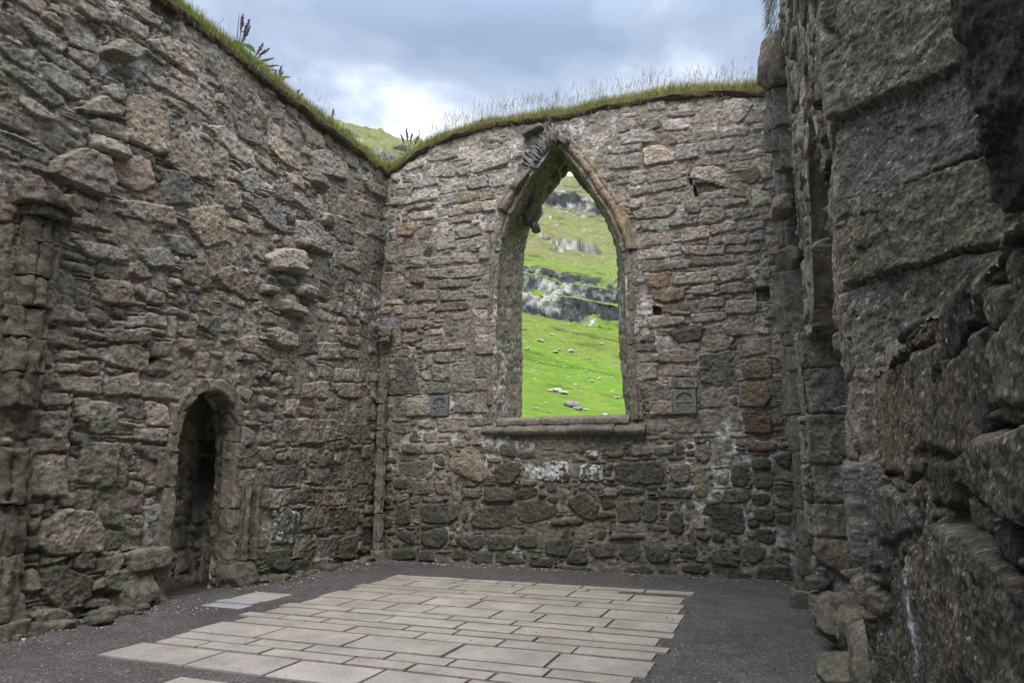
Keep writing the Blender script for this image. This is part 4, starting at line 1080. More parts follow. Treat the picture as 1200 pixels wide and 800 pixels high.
    o = rock_obj('plinth_block', dr, (LX - .02, 8.22, .17), (.36, .60, .38), 750, sub=5, box=.7, rough=.2, cuts=10, col=(.15, .14, .12)); o.matrix_parent_inverse = di
    o = rock_obj('plinth_block', dr, (LX - .06, 6.62, .56), (.30, .58, .26), 751, sub=5, box=.7, rough=.2, cuts=10, col=(.20, .18, .155)); o.matrix_parent_inverse = di
    o = rock_obj('plinth_block', dr, (LX - .04, 6.48, .22), (.34, .60, .44), 752, sub=5, box=.65, rough=.22, cuts=12, col=(.165, .15, .13)); o.matrix_parent_inverse = di
    # responds
    r = respond(root, LX + .02, 4.86, 0, 4.15, (1, 0, 0), (0, 1, 0), w=.34, n=.15, seed=5, col=(.135, .12, .10), gaps=((1.9, 2.35),), rough=.028)
    for i, (y, z, s_) in enumerate([]):
        o = rock_obj('corbel_stone', root, (LX + .12, y, z), s_, 770 + i, sub=5, box=.75, rough=.12, cuts=8, col=(.2, .18, .155), rot=(R(5), R(-8), R(8))); o.matrix_parent_inverse = inv
    return root
WEST = left_wall()
respond(EAST, -6.93, 11.44, 0, 3.95, (D, -D, 0), (D, D, 0), w=.17, n=.05, seed=6, col=(.17, .158, .132), rough=.02, gaps=((3.3, 3.8),), three=False)

# ================================================================ RIGHT WALL
def right_wall():
    root = empty('stone_wall', (.35, 6, 0))
    tag(root, 'dark ruined stone wall close on the right, with big ashlar blocks, a projecting pier and broken vault shafts', 'wall')
    inv = Matrix.Translation(-root.location)
    def add(name, p, pf, keep=None, flip=False, mat=None):
        o = link(name, p.mesh(pf, keep, flip=flip, name=name, mat=mat), root); o.matrix_parent_inverse = inv; return o
    topz = lambda y: np.interp(y, [4, 9, 11.8], [9.4, 9.2, 8.9])
    # far stretch
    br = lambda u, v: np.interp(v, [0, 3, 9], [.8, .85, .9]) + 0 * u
    p = Panel(4.35, 11.7, -.1, 9.4, .016, 301, recess=.05, bright=br, lime=lambda u, v: .0 + 0 * u, relief=.04)
    rec = [(4.38, -.3), (8.0, -.3), (8.0, 2.95), (6.7, 3.05), (6.4, 4.0), (5.5, 4.2), (4.9, 3.9), (4.38, 3.2)]
    p.mark(rec); p.rubble([(3, 8, 16, 5, 10), (3, 5, 9, 3, 6), (2, 3, 6, 1, 3)], [('grey', 4), ('dark', 2), ('tan', 1)], gap=-.004, rad=.022, rnd=.01, facet=.10, jit=.3, dep=.018)
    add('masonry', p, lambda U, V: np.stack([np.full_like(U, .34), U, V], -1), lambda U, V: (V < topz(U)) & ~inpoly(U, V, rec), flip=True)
    # doorway recess: far jamb of squared blocks with the pier in front
    pm, L = path_map([(1.15, 4.42), (1.15, 7.98), (.17, 8.0), (.17, 8.75), (.36, 8.78)])
    p = Panel(0, L, -.1, 3.1, .012, 302, recess=.05, bright=lambda u, v: .85 + 0 * u, relief=.02)
    a = 3.56
    z = .95
    for h, sh in ((.34, 0), (.38, .05), (.50, 0), (.46, .04), (.42, 0)):
        for x0, x1 in ((a + .02, a + .97 - sh), (a + 1.0 - sh + .02, a + 1.73)):
            pts = [(x0, z), (x1, z), (x1, z + h), (x0, z + h)]; p.mark(pts); p.stone(pts, .02, 'olive', .03, .015, .05, grow=-.001, tone=1.25)
        z += h
    for pts, d in (([(a - .1, .55), (a + .6, .5), (a + .99, .7), (a + 1.0, .95), (a, .95)], .1), ([(a - .2, -.1), (a + .7, -.1), (a + .8, .5), (a + .3, .62), (a - .1, .5)], .12)):
        p.mark(pts); p.stone(pts, d, 'tan', .07, .05, .12, grow=0, tone=.6)
    p.rubble(SIZ_LOW, [('grey', 3), ('dark', 2), ('olive', 2)], gap=.008, dep=.04)
    add('door_jamb', p, pm, None, flip=True)
    q = Panel(4.3, 8.1, .3, 1.2, .04, 303, recess=.05); q.rubble(SIZ_LOW, KND)
    add('lintel_soffit', q, lambda U, V: np.stack([V, U, np.interp(U, [4.3, 5, 5.8, 6.7, 7, 8.1], [3.4, 4.0, 4.15, 3.1, 3.02, 2.98])], -1), None, flip=True)
    # splayed jamb of the near window, of large squared stones with open bed joints
    pm, L = path_map([(1.80, 2.575), (.325, 3.52), (.33, 4.42), (1.15, 4.44)])
    s1 = math.hypot(1.475, .945)
    p = Panel(0, L, 0, 9.4, .009, 304, recess=.05, bright=lambda u, v: np.interp(v, [0, 2, 9], [.8, .95, 1.0]) + 0 * u, relief=.03, lime=lambda u, v: -.1 + 0 * u); p.amp = .45; p.grit = .34
    z = 1.2; rs = random.Random(12); k = 0
    while z < 9.3:
        h = rs.uniform(.36, .50) if z < 4 else rs.uniform(.3, .5)
        edge = s1 + .02
        back = rs.choice((.35, .48, .62))
        x1 = edge; 
        cut = edge - rs.uniform(.85, 1.15)
        tl = rs.uniform(-.03, .05)
        pts = [(cut, z + tl), (x1, z), (x1 + .02, z + h), (cut + rs.uniform(-.05, .08), z + h + tl)]
        kd = rs.choice(('grey', 'grey', 'grey', 'tan', 'blue'))
        p.mark(pts); p.stone(pts, .02 + rs.uniform(0, .025), kd, .016, .009, .06, grow=.006, tone=.86 + rs.uniform(-.08, .09))
        pts = [(x1 + .03, z), (x1 + .45 + back * .3, z), (x1 + .45 + back * .3, z + h), (x1 + .03, z + h)]
        p.mark(pts); p.stone(pts, .02, 'grey', .03, .02, .08, grow=.0)
        z += h; k += 1
    p.rubble([(3, 4, 9, 3, 6), (3, 3, 6, 2, 3), (3, 2, 4, 1, 2)], [('dark', 3), ('grey', 3), ('tan', 1)], gap=.004, dep=.05, rad=.03, facet=.25, jit=.35)
    rough = np.clip((s1 - .95 - p.U) * 4, 0, 1); p.H += rough * (.05 * fbm(p.U * 5, p.V * 5, seed=41) + .03 * fbm(p.U * 18, p.V * 18, seed=42))
    add('window_jamb', p, pm, None, flip=True, mat=MS_NEAR)
    # wall under the near window
    pm, L = path_map([(.30, 3.75), (.37, 3.45), (.38, -.6)])
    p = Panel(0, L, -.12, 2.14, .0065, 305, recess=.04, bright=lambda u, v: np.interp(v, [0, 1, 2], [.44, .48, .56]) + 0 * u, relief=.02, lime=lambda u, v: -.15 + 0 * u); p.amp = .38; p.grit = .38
    conv = lambda y: 3.75 + .01 - y
    for ln in NEAR.strip().split('\n'):
        w = ln.split(); pts = [(conv(float(a.split(',')[0])), float(a.split(',')[1])) for a in w[1:]]
        kind = {'t': 'tan', 'd': 'dark', 'o': 'grey'}.get(w[0], 'grey'); d = {'P': .10, 'p': .06}.get(w[0], .015)
        p.mark(pts); p.stone(pts, d * .3, kind, .03, .006, .04 if d > .05 else .025, grow=.008, tone=.9)
    p.rubble([(3, 5, 12, 4, 8), (3, 3, 6, 2, 4), (2, 2, 4, 1, 2)], [('grey', 3), ('dark', 3), ('tan', 1)], gap=-.004, dep=.012, rad=.014, rnd=.005, facet=.14, jit=.35)
    p.rug = .9; rr = 1 - 2 * np.abs(fbm(p.U * 3.2, p.V * 2.2, o=6, seed=51, g=.62)); p.H += .010 * rr * np.clip(.5 + 1.6 * fbm(p.U * 1.3, p.V * 1.3, o=2, seed=54), 0, 1) + .006 * fbm(p.U * 34, p.V * 9, o=5, seed=52, g=.75); gr = fbm(p.U * 60, p.V * 60, o=2, seed=55); p.C = p.C * np.array((1.03, 1.0, .95)) * np.exp(.55 * gr)[..., None]
    g = np.exp(-((p.U - conv(2.56)) / .022) ** 2 - ((p.V - 1.17) / .14) ** 2) * np.clip(.7 + 1.5 * fbm(p.U * 60, p.V * 5, seed=9), 0, 1); g = np.clip(g * 2.2, 0, 1)[..., None]
    p.C = p.C * (1 - g) + np.array((.55, .56, .58)) * g
    p.H -= .1 * np.clip((p.V - 1.98 - .07 * fbm(p.U * 3, p.U * 0, seed=53)) / .12, 0, 1) ** 2 * 1.5
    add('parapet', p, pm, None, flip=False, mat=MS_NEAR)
    q = Panel(.3, 3.72, .36, 1.9, .012, 306, recess=.08, bright=lambda u, v: .8 + 0 * u); q.rubble(SIZ_LOW, KND, facet=.2, dep=.04)
    add('sill_bed', q, lambda U, V: np.stack([V, U, 2.03 + .25 * (V - .36) + .03 * fbm(U * 2, V * 2, seed=8)], -1), None, flip=True)
    # upper wall beyond the window on the near side, and behind the camera
    pm, L = path_map([(1.78, 1.0), (.40, .15), (.40, -9)])
    p = Panel(0, L, -.1, 9.3, .045, 307, recess=.08, bright=br); p.rubble(SIZ_LOW, KND, facet=.2)
    add('rear_masonry', p, pm, lambda U, V: (V > 2.0) | (U > 2.1), flip=False)
    q = Panel(.5, 3.2, 1.9, 9.2, .03, 308, recess=.06); q.rubble(SIZ_LOW, KND)
    add('window_blocking', q, lambda U, V: np.stack([np.full_like(U, 1.72), U, V], -1), None, flip=True)
    q = Panel(-9, 12.6, -.6, 9.1, .06, 309, recess=.04); q.rubble(SIZ_LOW, KND)
    add('outer_face', q, lambda U, V: np.stack([np.full_like(U, 1.95), U, V], -1), None, flip=False)
    # torn core of the window arch that overhangs the splay
    o = rock_obj('overhanging_core', root, (.86, 2.72, 3.02), (.44, .5, 1.15), 801, sub=7, box=.35, rough=.34, cuts=18, mat=MS_NEAR, col=(.085, .08, .076), rot=(R(10), R(-14), R(20))); o.matrix_parent_inverse = inv
    o = rock_obj('overhanging_core', root, (1.02, 2.62, 3.9), (.7, .8, 1.3), 802, sub=6, box=.4, rough=.3, cuts=14, mat=MS_NEAR, col=(.085, .08, .076), rot=(R(0), R(-10), R(30))); o.matrix_parent_inverse = inv
    o = rock_obj('overhanging_core', root, (1.10, 2.3, 2.45), (.34, .6, .5), 803, sub=6, box=.4, rough=.3, cuts=10, mat=MS_NEAR, col=(.10, .09, .085), rot=(R(20), R(-50), R(30))); o.matrix_parent_inverse = inv
    # vault respond with its springer
    respond(root, .18, 9.62, 0, 3.75, (-1, 0, 0), (0, -1, 0), w=.34, n=.18, seed=7, col=(.15, .138, .12), gaps=((2.2, 2.5),), cap=False)
    for i, (x, y, z, s_, r) in enumerate([(.20, 9.55, 6.98, (.50, .75, .84), (0, 8, 6)), (.18, 9.56, 4.25, (.34, .42, .34), (0, 0, 0)), (.12, 9.7, 5.0, (.3, .5, .32), (0, 10, 0)), (.1, 10.6, 3.95, (.3, .5, .3), (0, 0, 8))]):
        o = rock_obj('springer' if i == 0 else 'corbel_stone', root, (x, y, z), s_, 810 + i, sub=5, box=.6, rough=.14, cuts=9, col=(.17, .15, .125), rot=tuple(map(R, r))); o.matrix_parent_inverse = inv
    for i, (z0, z1, x, w) in enumerate([(6.05, 6.56, .17, .26), (5.75, 6.35, .12, .14), (5.48, 6.03, .21, .24), (3.3, 4.1, .12, .26), (2.62, 3.2, .14, .22)]):
        o = sweep_obj('shaft_drum', root, [(x, 9.5 + .03 * i, z0), (x, 9.5 + .03 * i, z1)], [(0, -1, 0)] * 2, roll(w, .16, back=.2), 830 + i, (.15, .135, .12), normal=(-1, 0, 0), rough=.016); o.matrix_parent_inverse = inv
    # slender corner shaft against the east wall
    respond(root, .20, 11.42, 0, 6.3, (-D, -D, 0), (D, -D, 0), w=.26, n=.15, seed=9, col=(.165, .15, .13), gaps=((4.1, 4.6),), cap=False)
    # fallen foundation stones at the foot of the jamb
    for i, (x, y, z, s_) in enumerate([(.42, 7.55, .22, (.55, .6, .5)), (.38, 6.55, .03, (.56, .7, .24)), (.55, 7.0, .2, (.5, .6, .55)), (.62, 5.7, .25, (.6, .8, .6))]):
        o = rock_obj('footing_stone', root, (x, y, z), s_, 850 + i, sub=5, box=.6, rough=.15, cuts=9, col=(.16, .145, .12)); o.matrix_parent_inverse = inv
    return root
NEAR = """o 2.57,1.37 2.10,1.47 1.76,1.47 1.49,1.41 1.0,1.30 1.0,.3 2.0,.3 2.89,.75 2.89,1.05
P 1.93,1.62 1.66,1.68 1.0,1.68 1.0,1.45 1.44,1.52 1.73,1.53
o 1.58,1.84 1.35,1.92 .9,1.96 .9,1.7 1.64,1.72
p 2.02,1.83 1.62,1.88 1.66,1.72 1.75,1.64 2.12,1.64
p 2.52,1.93 2.05,1.92 2.15,1.64 2.51,1.68
d 2.26,1.61 1.94,1.62 1.96,1.52 2.33,1.48
t 3.45,2.0 2.67,1.94 2.75,1.57 3.45,1.60
o 3.4,1.19 2.89,1.37 3.05,0.80 3.4,0.72
p 3.4,1.51 3.00,1.52 2.6,1.47 2.6,1.41 3.4,1.29"""
SOUTH = right_wall()

# ================================================================ TURF AND GRASS ON THE WALL HEADS
def soil_material():
    m, t, b = new_mat('sod'); P = N(t, 'ShaderNodeTexCoord').outputs['Object']
    at = N(t, 'ShaderNodeAttribute'); at.attribute_name = 'Col'
    c = mixc(t, 1.0, at.outputs['Color'], combine(t, mrange(t, noise(t, P, 40, 5, .7), .3, .7, .5, 1.5)), 'MULTIPLY'); t.links.new(c, b.inputs['Base Color'])
    bm = N(t, 'ShaderNodeBump'); bm.inputs['Strength'].default_value = 1; bm.inputs['Distance'].default_value = .03; t.links.new(noise(t, P, 30, 6, .7), bm.inputs['Height']); t.links.new(bm.outputs[0], b.inputs['Normal'])
    return m
M_SOD = soil_material()
def leaf_material(name):
    m, t, b = new_mat(name); at = N(t, 'ShaderNodeAttribute'); at.attribute_name = 'Col'
    t.links.new(at.outputs['Color'], b.inputs['Base Color']); b.inputs['Roughness'].default_value = .65
    tr = N(t, 'ShaderNodeBsdfTranslucent'); t.links.new(at.outputs['Color'], tr.inputs['Color'])
    mx = N(t, 'ShaderNodeMixShader'); mx.inputs[0].default_value = .35; t.links.new(b.outputs[0], mx.inputs[1]); t.links.new(tr.outputs[0], mx.inputs[2])
    out = [n for n in t.nodes if n.type == 'OUTPUT_MATERIAL'][0]; t.links.new(mx.outputs[0], out.inputs[0])
    return m
M_LEAF = leaf_material('grass_blade')
def sod(length, top, place, label_name, seed, depth=1.15, face=.055):
    """top(s) height of the wall head; place(s, d, z) -> xyz (d = distance back from the wall face, negative = overhang)"""
    n = int(length / .03); s = np.linspace(0, length, n)
    prof = [(.30, -.06), (.06, -.07), (-.035, -.05), (-.05, 0), (-.045, face * .55), (-.01, face), (.06, face + .035), (.2, face + .06), (.45, face + .08), (.8, face + .08), (depth, face), (depth + .05, -.1)]
    pr = np.array(prof); k = np.linspace(0, len(prof) - 1, 46); d = np.interp(k, range(len(prof)), pr[:, 0]); z = np.interp(k, range(len(prof)), pr[:, 1])
    S, K = np.meshgrid(s, k, indexing='ij'); Dm = np.interp(K, k, d); Zm = np.interp(K, k, z)
    fr = np.clip(1 - np.abs(K - 3) / 4, 0, 1)
    Dm = Dm - fr * (.06 * fbm(S * 3, K * .3, seed=seed) + .02 * fbm(S * 14, K * .8, seed=seed + 1)) - .02 * fr
    Zm = Zm + .03 * fbm(S * 1.7, K * 0 + 3, seed=seed + 2) + fr * .035 * fbm(S * 9, K * .5, seed=seed + 3) + .02 * fbm(S * 5, Dm * 5, seed=seed + 4)
    Z = top(S) + Zm
    co = place(S, Dm, Z).reshape(-1, 3)
    g = np.clip((Zm - face * .75) / .05, 0, 1)[..., None]
    C = np.array((.10, .078, .052)) * (1 - g) + np.array((.17, .17, .07)) * g
    C = C * (1 + .3 * fbm(S * 4, K, seed=seed + 5)[..., None])
    me = mesh_np('turf', co, grid_faces(*S.shape), np.clip(C, .005, 1).reshape(-1, 3), M_SOD)
    return me
def blades(n, rs, spos, dpos, hgt, wid, place, ztop, cols, lean=(0, 0), droop=.5, hang=.15):
    """curved two-segment blades as triangles"""
    s = spos; d = dpos
    base = place(s, d, ztop(s, d))
    ang = rs.uniform(0, 2 * np.pi, n); h = hgt; w = wid
    bend = rs.uniform(.1, droop, n) * h
    dx = np.cos(ang) * bend + lean[0] * h; dy = np.sin(ang) * bend + lean[1] * h
    px = -np.sin(ang); py = np.cos(ang)
    z3 = np.zeros(n)
    P = []
    for t, ww in ((0, 1.0), (.4, .85), (.75, .5), (1, 0)):
        c = base + np.stack([dx * t * t, dy * t * t, h * (t - .22 * t * t * (bend / h) * 2)], 1)
        off = np.stack([px * w * ww, py * w * ww, z3], 1)
        if ww > 0: P += [c - off, c + off]
        else: P += [c]
    co = np.stack(P, 1).reshape(-1, 3); b = np.arange(n)[:, None] * 7
    q = np.concatenate([b + np.array([0, 1, 3, 2]), b + np.array([2, 3, 5, 4])]); t = b + np.array([4, 5, 6])
    col = np.repeat(cols, 7, axis=0)
    sh = np.tile(np.array([.75, .75, .95, .95, 1.1, 1.1, 1.2]), n)[:, None]
    return co, q, t, np.clip(col, 0, 1)
def grass_obj(name, label, length, top, place, seed, n, dens, hbase, green, straw, fg, stems=0, stemh=(.35, .6), lean=(0, 0)):
    rs = np.random.RandomState(seed)
    s = rs.uniform(0, length, n * 2); keep = rs.uniform(0, 1, n * 2) < np.clip(dens(s), .05, 1); s = s[keep][:n]; n = len(s)
    d = np.where(rs.uniform(0, 1, n) < .55, rs.uniform(-.05, .22, n), rs.uniform(0, 1.1, n))
    zt = lambda s_, d_: top(s_) + np.interp(d_, [-.06, 0, .06, .3, .9, 1.15], [.03, .07, .09, .12, .14, .08]) - .02
    cl = (.5 + .5 * fbm(s * 2.2, d * 3, seed=seed + 1)); h = hbase(s) * rs.uniform(.45, 1.25, n) * (.65 + .7 * cl)
    f = np.clip(fg(s) + .35 * rs.normal(size=n) + .3 * fbm(s * 1.3, d * 2, seed=seed + 2), 0, 1)[:, None]
    col = np.array(green) * f + np.array(straw) * (1 - f); col = col * rs.uniform(.7, 1.3, (n, 1))
    co, q, t, c = blades(n, rs, s, d, h, rs.uniform(.0025, .005, n), place, zt, col, lean=lean)
    parts = [(co, q, c)]; tris = [(co, t)]
    allco = [co]; allq = [q]; allt = [t]; allc = [c]; off = len(co)
    # dead blades hanging over the edge of the sod
    m = n // 8; s = rs.uniform(0, length, m); s = s[rs.uniform(0, 1, m) < .25 + .75 * np.clip(.5 + 1.5 * fbm(s * 1.5, s * 0, seed=seed + 8), 0, 1)]; m = len(s); d = rs.uniform(-.075, -.03, m)
    hc = np.array((.30, .28, .12)) * rs.uniform(.35, 1.2, (m, 1))
    co, q, t, c = blades(m, rs, s, d, -rs.uniform(.04, .15, m), rs.uniform(.002, .004, m), place, lambda a, b: top(a) + rs.uniform(.0, .09, len(a)), hc, droop=.3); allco.append(co); allq.append(q + off); allt.append(t + off); allc.append(c); off += len(co)
    if stems:
        s = rs.uniform(0, length, stems); s = s[rs.uniform(0, 1, stems) < np.clip(dens(s), .3, 1)]; m = len(s); d = rs.uniform(0, .6, m)
        h = rs.uniform(*stemh, m)
        c1 = np.tile(np.array((.24, .21, .16)), (m, 1)) * rs.uniform(.6, 1.5, (m, 1))
        co, q, t, c = blades(m, rs, s, d, h, np.full(m, .0016), place, zt, c1, lean=lean, droop=.28); allco.append(co); allq.append(q + off); allt.append(t + off); allc.append(c); off += len(co)
        # feathery seed heads: short side sprigs near the tip
        tips = co.reshape(m, 7, 3)[:, 6]; low = co.reshape(m, 7, 3)[:, 4]
        for k in range(7):
            f = k / 6.; b = low * (1 - f) + tips * f; dirn = (tips - low); dirn /= np.linalg.norm(dirn, axis=1, keepdims=True) + 1e-9
            a = rs.uniform(0, 6.28, m); e = b + dirn * .035 + np.stack([np.cos(a), np.sin(a), 0 * a], 1) * .014; w = np.stack([-np.sin(a), np.cos(a), 0 * a + .3], 1) * .0035
            tri = np.stack([b, e + w, e - w], 1).reshape(-1, 3); allco.append(tri); allt.append(np.arange(3 * m).reshape(m, 3) + off); allc.append(np.repeat(c1 * 1.1, 3, axis=0)); off += len(tri)
    me = mesh_np(name, np.vstack(allco), [np.vstack(allq), np.vstack(allt)], np.clip(np.vstack(allc), 0, 1), M_LEAF, smooth=False)
    return tag(link(name, me), label, 'grass', kind='stuff')
# east wall head: s runs along +x from the left corner
pe = lambda s, d, z: np.stack([-8.3 + s, BY + d, z], -1)
te = lambda s: top_back(-8.3 + s)
tag(link('turf', sod(8.95, te, pe, 'turf', 900)), 'thin dark layer of soil and turf capping the wall with the pointed window', 'turf', kind='stuff')
pw = lambda s, d, z: np.stack([LX - d, 3.0 + s, z], -1)
tw = lambda s: top_left(3.0 + s)
tag(link('turf', sod(9.2, tw, pw, 'turf', 910, depth=1.9, face=.07)), 'dark layer of soil and turf capping the left wall', 'turf', kind='stuff')
grass_obj('grass', 'fine yellowish green grass growing along the top of the wall with the pointed window', 8.9, te, pe, 921, 34000,
          lambda s: 1 + 0 * s, lambda s: np.interp(s, [1.3, 2.5, 4.4, 5.2, 6, 8.6], [.24, .18, .18, .24, .23, .25]), (.19, .27, .055), (.40, .39, .16), lambda s: np.interp(s, [1.2, 2.5, 8.6], [.55, .45, .25]), stems=1500, stemh=(.32, .66), lean=(.12, 0))
grass_obj('grass', 'bright green grass hanging over the top edge of the left wall', 9.1, tw, pw, 922, 30000,
          lambda s: 1 + 0 * s, lambda s: np.interp(s, [3, 4.6, 6, 9], [.26, .27, .22, .24]), (.17, .26, .04), (.40, .35, .16), lambda s: np.interp(s, [3, 5, 9], [.75, .6, .6]), stems=240, stemh=(.25, .5))
# shaggy tuft high on the right wall
rs_ = np.random.RandomState(5); n_ = 900
s_ = rs_.uniform(0, .5, n_); d_ = rs_.uniform(0, .25, n_)
pr_ = lambda s, d, z: np.stack([.28 - .18 * rs_.rand(len(s)), 9.75 + s, z], -1)
zt_ = lambda s, d: 7.55 + 1.3 * rs_.rand(len(s))
co, q, t, c = blades(n_, rs_, s_, d_, -rs_.uniform(.08, .2, n_), np.full(n_, .003), pr_, zt_, np.tile(np.array((.16, .14, .07)), (n_, 1)) * rs_.uniform(.5, 1.4, (n_, 1)), lean=(.6, 0))
tag(link('grass', mesh_np('grass', co, [q, t], c, M_LEAF, smooth=False)), 'shaggy dry grass clinging high on the edge of the right wall', 'grass', kind='stuff')

# tall weeds standing on the wall heads
def tube(P, r0, r1, col, k=5):
    P = np.array(P, float); n = len(P); tg = np.gradient(P, axis=0); tg /= np.linalg.norm(tg, axis=1, keepdims=True) + 1e-9
    a = np.cross(tg, (0.3, .9, .1)); a /= np.linalg.norm(a, axis=1, keepdims=True) + 1e-9; b = np.cross(tg, a)
    r = np.linspace(r0, r1, n)[:, None, None]; th = np.linspace(0, 2 * np.pi, k, endpoint=False)
    co = (P[:, None] + r * (a[:, None] * np.cos(th)[None, :, None] + b[:, None] * np.sin(th)[None, :, None])).reshape(-1, 3)
    i = np.arange(n - 1)[:, None]; j = np.arange(k)[None]; f = np.stack([i * k + j, i * k + (j + 1) % k, (i + 1) * k + (j + 1) % k, (i + 1) * k + j], -1).reshape(-1, 4)
    return co, f, np.array(col)
def leaf(base, dirv, L, w, col, rs):
    d = np.array(dirv, float); d /= np.linalg.norm(d); side = np.cross(d, (0, 0, 1)); side /= np.linalg.norm(side) + 1e-9
    t = np.linspace(0, 1, 7); wd = w * np.sin(np.pi * np.clip(t * .93 + .05, 0, 1)) ** .8
    c = np.array(base) + d * (t * L)[:, None] + np.array((0, 0, -1)) * (t ** 2 * L * .3)[:, None]
    up = np.cross(side, d) * (wd * .25)[:, None]
    co = np.stack([c - side * wd[:, None] + up, c, c + side * wd[:, None] + up], 1).reshape(-1, 3)
    return co, grid_faces(7, 3), np.array(col) * rs.uniform(.7, 1.3)
def weed(loc, stems, label, group, name, cat, leafy=6, seed=0):
    """stems: (dx, dy, height, head length)"""
    rs = random.Random(seed); root = empty(name, loc); tag(root, label, cat, group)
    sp, hp, lp = [], [], []
    for (dx, dy, h, hl) in stems:
        t = np.linspace(0, 1, 9)[:, None]; P = np.array((dx, dy, 0)) * h * t ** 1.4 + np.array((0, 0, h)) * t + np.array((rs.uniform(-.02, .02), rs.uniform(-.02, .02), 0))
        sp.append(tube(P, .006, .0025, np.array((.15, .10, .075)) * rs.uniform(.7, 1.3)))
        if hl > 0:
            head = []; hp.append(head)
            for j in range(int(hl / .009)):
                f = 1 - j * .009 / h; c = P[0] + (np.array((dx, dy, 0)) * h * max(f, 0) ** 1.4 + np.array((0, 0, h * f))) - P[0] * 0
                r = .009 * math.sin(math.pi * min(1, (j * .009 / hl) * .85 + .1)) + .004
                co, fc, cl = rock((r * 1.6, r * 1.6, r * 1.6), j + seed, sub=1, rough=.2, cuts=0, col=(.15, .10, .09))
                head.append((co + c + np.array((rs.uniform(-r, r) * .6, rs.uniform(-r, r) * .6, 0)), fc, cl))
    for j in range(leafy):
        s = rs.choice(stems); f = rs.uniform(.05, .5); a = rs.uniform(0, 6.28)
        b = (s[0] * s[2] * f ** 1.4, s[1] * s[2] * f ** 1.4, s[2] * f)
        lp.append(leaf(b, (math.cos(a), math.sin(a), rs.uniform(.1, .9)), rs.uniform(.08, .18), rs.uniform(.016, .034), (.14, .24, .045), rs))
    for nm, pp in (('stem', sp), ('seed_head', hp), ('leaf', lp)):
        for it in pp:
            co, fs, cl = join_np(it if isinstance(it, list) else [it]); link(nm, mesh_np(nm, co, fs, np.clip(cl, 0, 1), M_LEAF, smooth=nm == 'stem'), root)
    root.scale = (1.7, 1.7, 1.6)
weed((-7.38, 7.72, 7.60), [(.0, .02, .52, .0), (-.05, .10, .56, .22), (.1, .14, .50, .2), (.05, .25, .48, .22)], 'tall dock with upright brown seed spikes on the left wall top', None, 'dock_plant', 'weed', 9, 31)
weed((-7.36, 7.96, 7.58), [(.0, .9, .36, .2), (.1, 1.2, .30, .18), (.0, .6, .42, .2), (.2, 1.5, .22, .14), (0, .35, .4, .18)], 'dock with seed spikes leaning over to the right on the left wall top', None, 'dock_plant', 'weed', 8, 32)
weed((-7.40, 8.62, 7.56), [(.0, .1, .36, .16), (.1, .25, .30, .12), (0, -.1, .26, .1)], 'short dock with thin seed spikes midway along the left wall top', None, 'dock_plant', 'weed', 7, 33)
weed((-7.40, 9.10, 7.55), [(.0, .15, .26, .06), (.1, .35, .22, .05)], 'small leafy weed leaning from the left wall top, right of the docks', None, 'weed_plant', 'weed', 7, 34)
weed((-7.45, 10.2, 7.50), [(.0, .0, .40, .10)], 'single thin flower stem standing on the left wall top near the hill', None, 'weed_plant', 'weed', 3, 35)
weed((-6.72, 11.8, 7.60), [(-.3, 0, .44, .16), (-.12, 0, .50, .18), (.1, 0, .42, .12), (.3, 0, .36, .12)], 'tuft of thin flowering stems at the corner where the two grassy walls meet', None, 'weed_plant', 'weed', 8, 36)

# ================================================================ CARVED PLAQUES
def plaque(cx, cz, size, col, label, seed):
    root = empty('carved_plaque', (cx, BY - .05, cz)); tag(root, label, 'plaque', 'carved cross plaques set in the wall under the window')
    n = 160; u = np.linspace(-.5, .5, n); U, V = np.meshgrid(u, u, indexing='ij'); r = np.hypot(U, V)
    H = np.zeros_like(U)
    H -= .022 * np.clip((.385 - r) / .02, 0, 1)                     # sunk disc
    arm = np.zeros_like(U)
    for a in (0, 1):
        A, B = (U, V) if a == 0 else (V, U)
        w = .028 + .10 * np.clip(np.abs(B) - .06, 0, 1) ** 1.3
        arm = np.maximum(arm, np.clip((w - np.abs(A)) / .012, 0, 1) * (np.abs(B) < .34))
    H += .014 * arm * (r < .36)
    H += .010 * np.clip(1 - np.abs(r - .33) / .014, 0, 1) * (1 - arm)
    H += .0018 * fbm(U * 12, V * 12, seed=seed)
    e = np.clip((.5 - np.maximum(abs(U), abs(V))) / .02, 0, 1); H = H - .05 * (1 - e) ** 2
    co = np.stack([U * size, -H * (size / .4), V * size * 1.03], -1).reshape(-1, 3)
    C = np.array(col) * (1 + .18 * fbm(U * 6, V * 6, seed=seed + 1))[..., None]
    link('carved_face', mesh_np('carved_face', co, grid_faces(n, n), C.reshape(-1, 3), MS), root)
    s = size / 2
    co = np.array([(-s, .02, -s), (s, .02, -s), (s, .02, s), (-s, .02, s), (-s, .10, -s), (s, .10, -s), (s, .10, s), (-s, .10, s)])
    link('backing', mesh_np('backing', co, np.array([(0, 1, 5, 4), (1, 2, 6, 5), (2, 3, 7, 6), (3, 0, 4, 7), (4, 5, 6, 7)]), np.tile(np.array(col) * .6, (8, 1)), MS, smooth=False), root)
plaque(-5.83, 2.73, .36, (.165, .18, .195), 'blue grey square stone plaque with a carved cross in a circle, left of the window', 61)
plaque(-1.49, 2.66, .375, (.19, .21, .185), 'greenish square stone plaque with a carved cross in a circle, right of the window', 62)

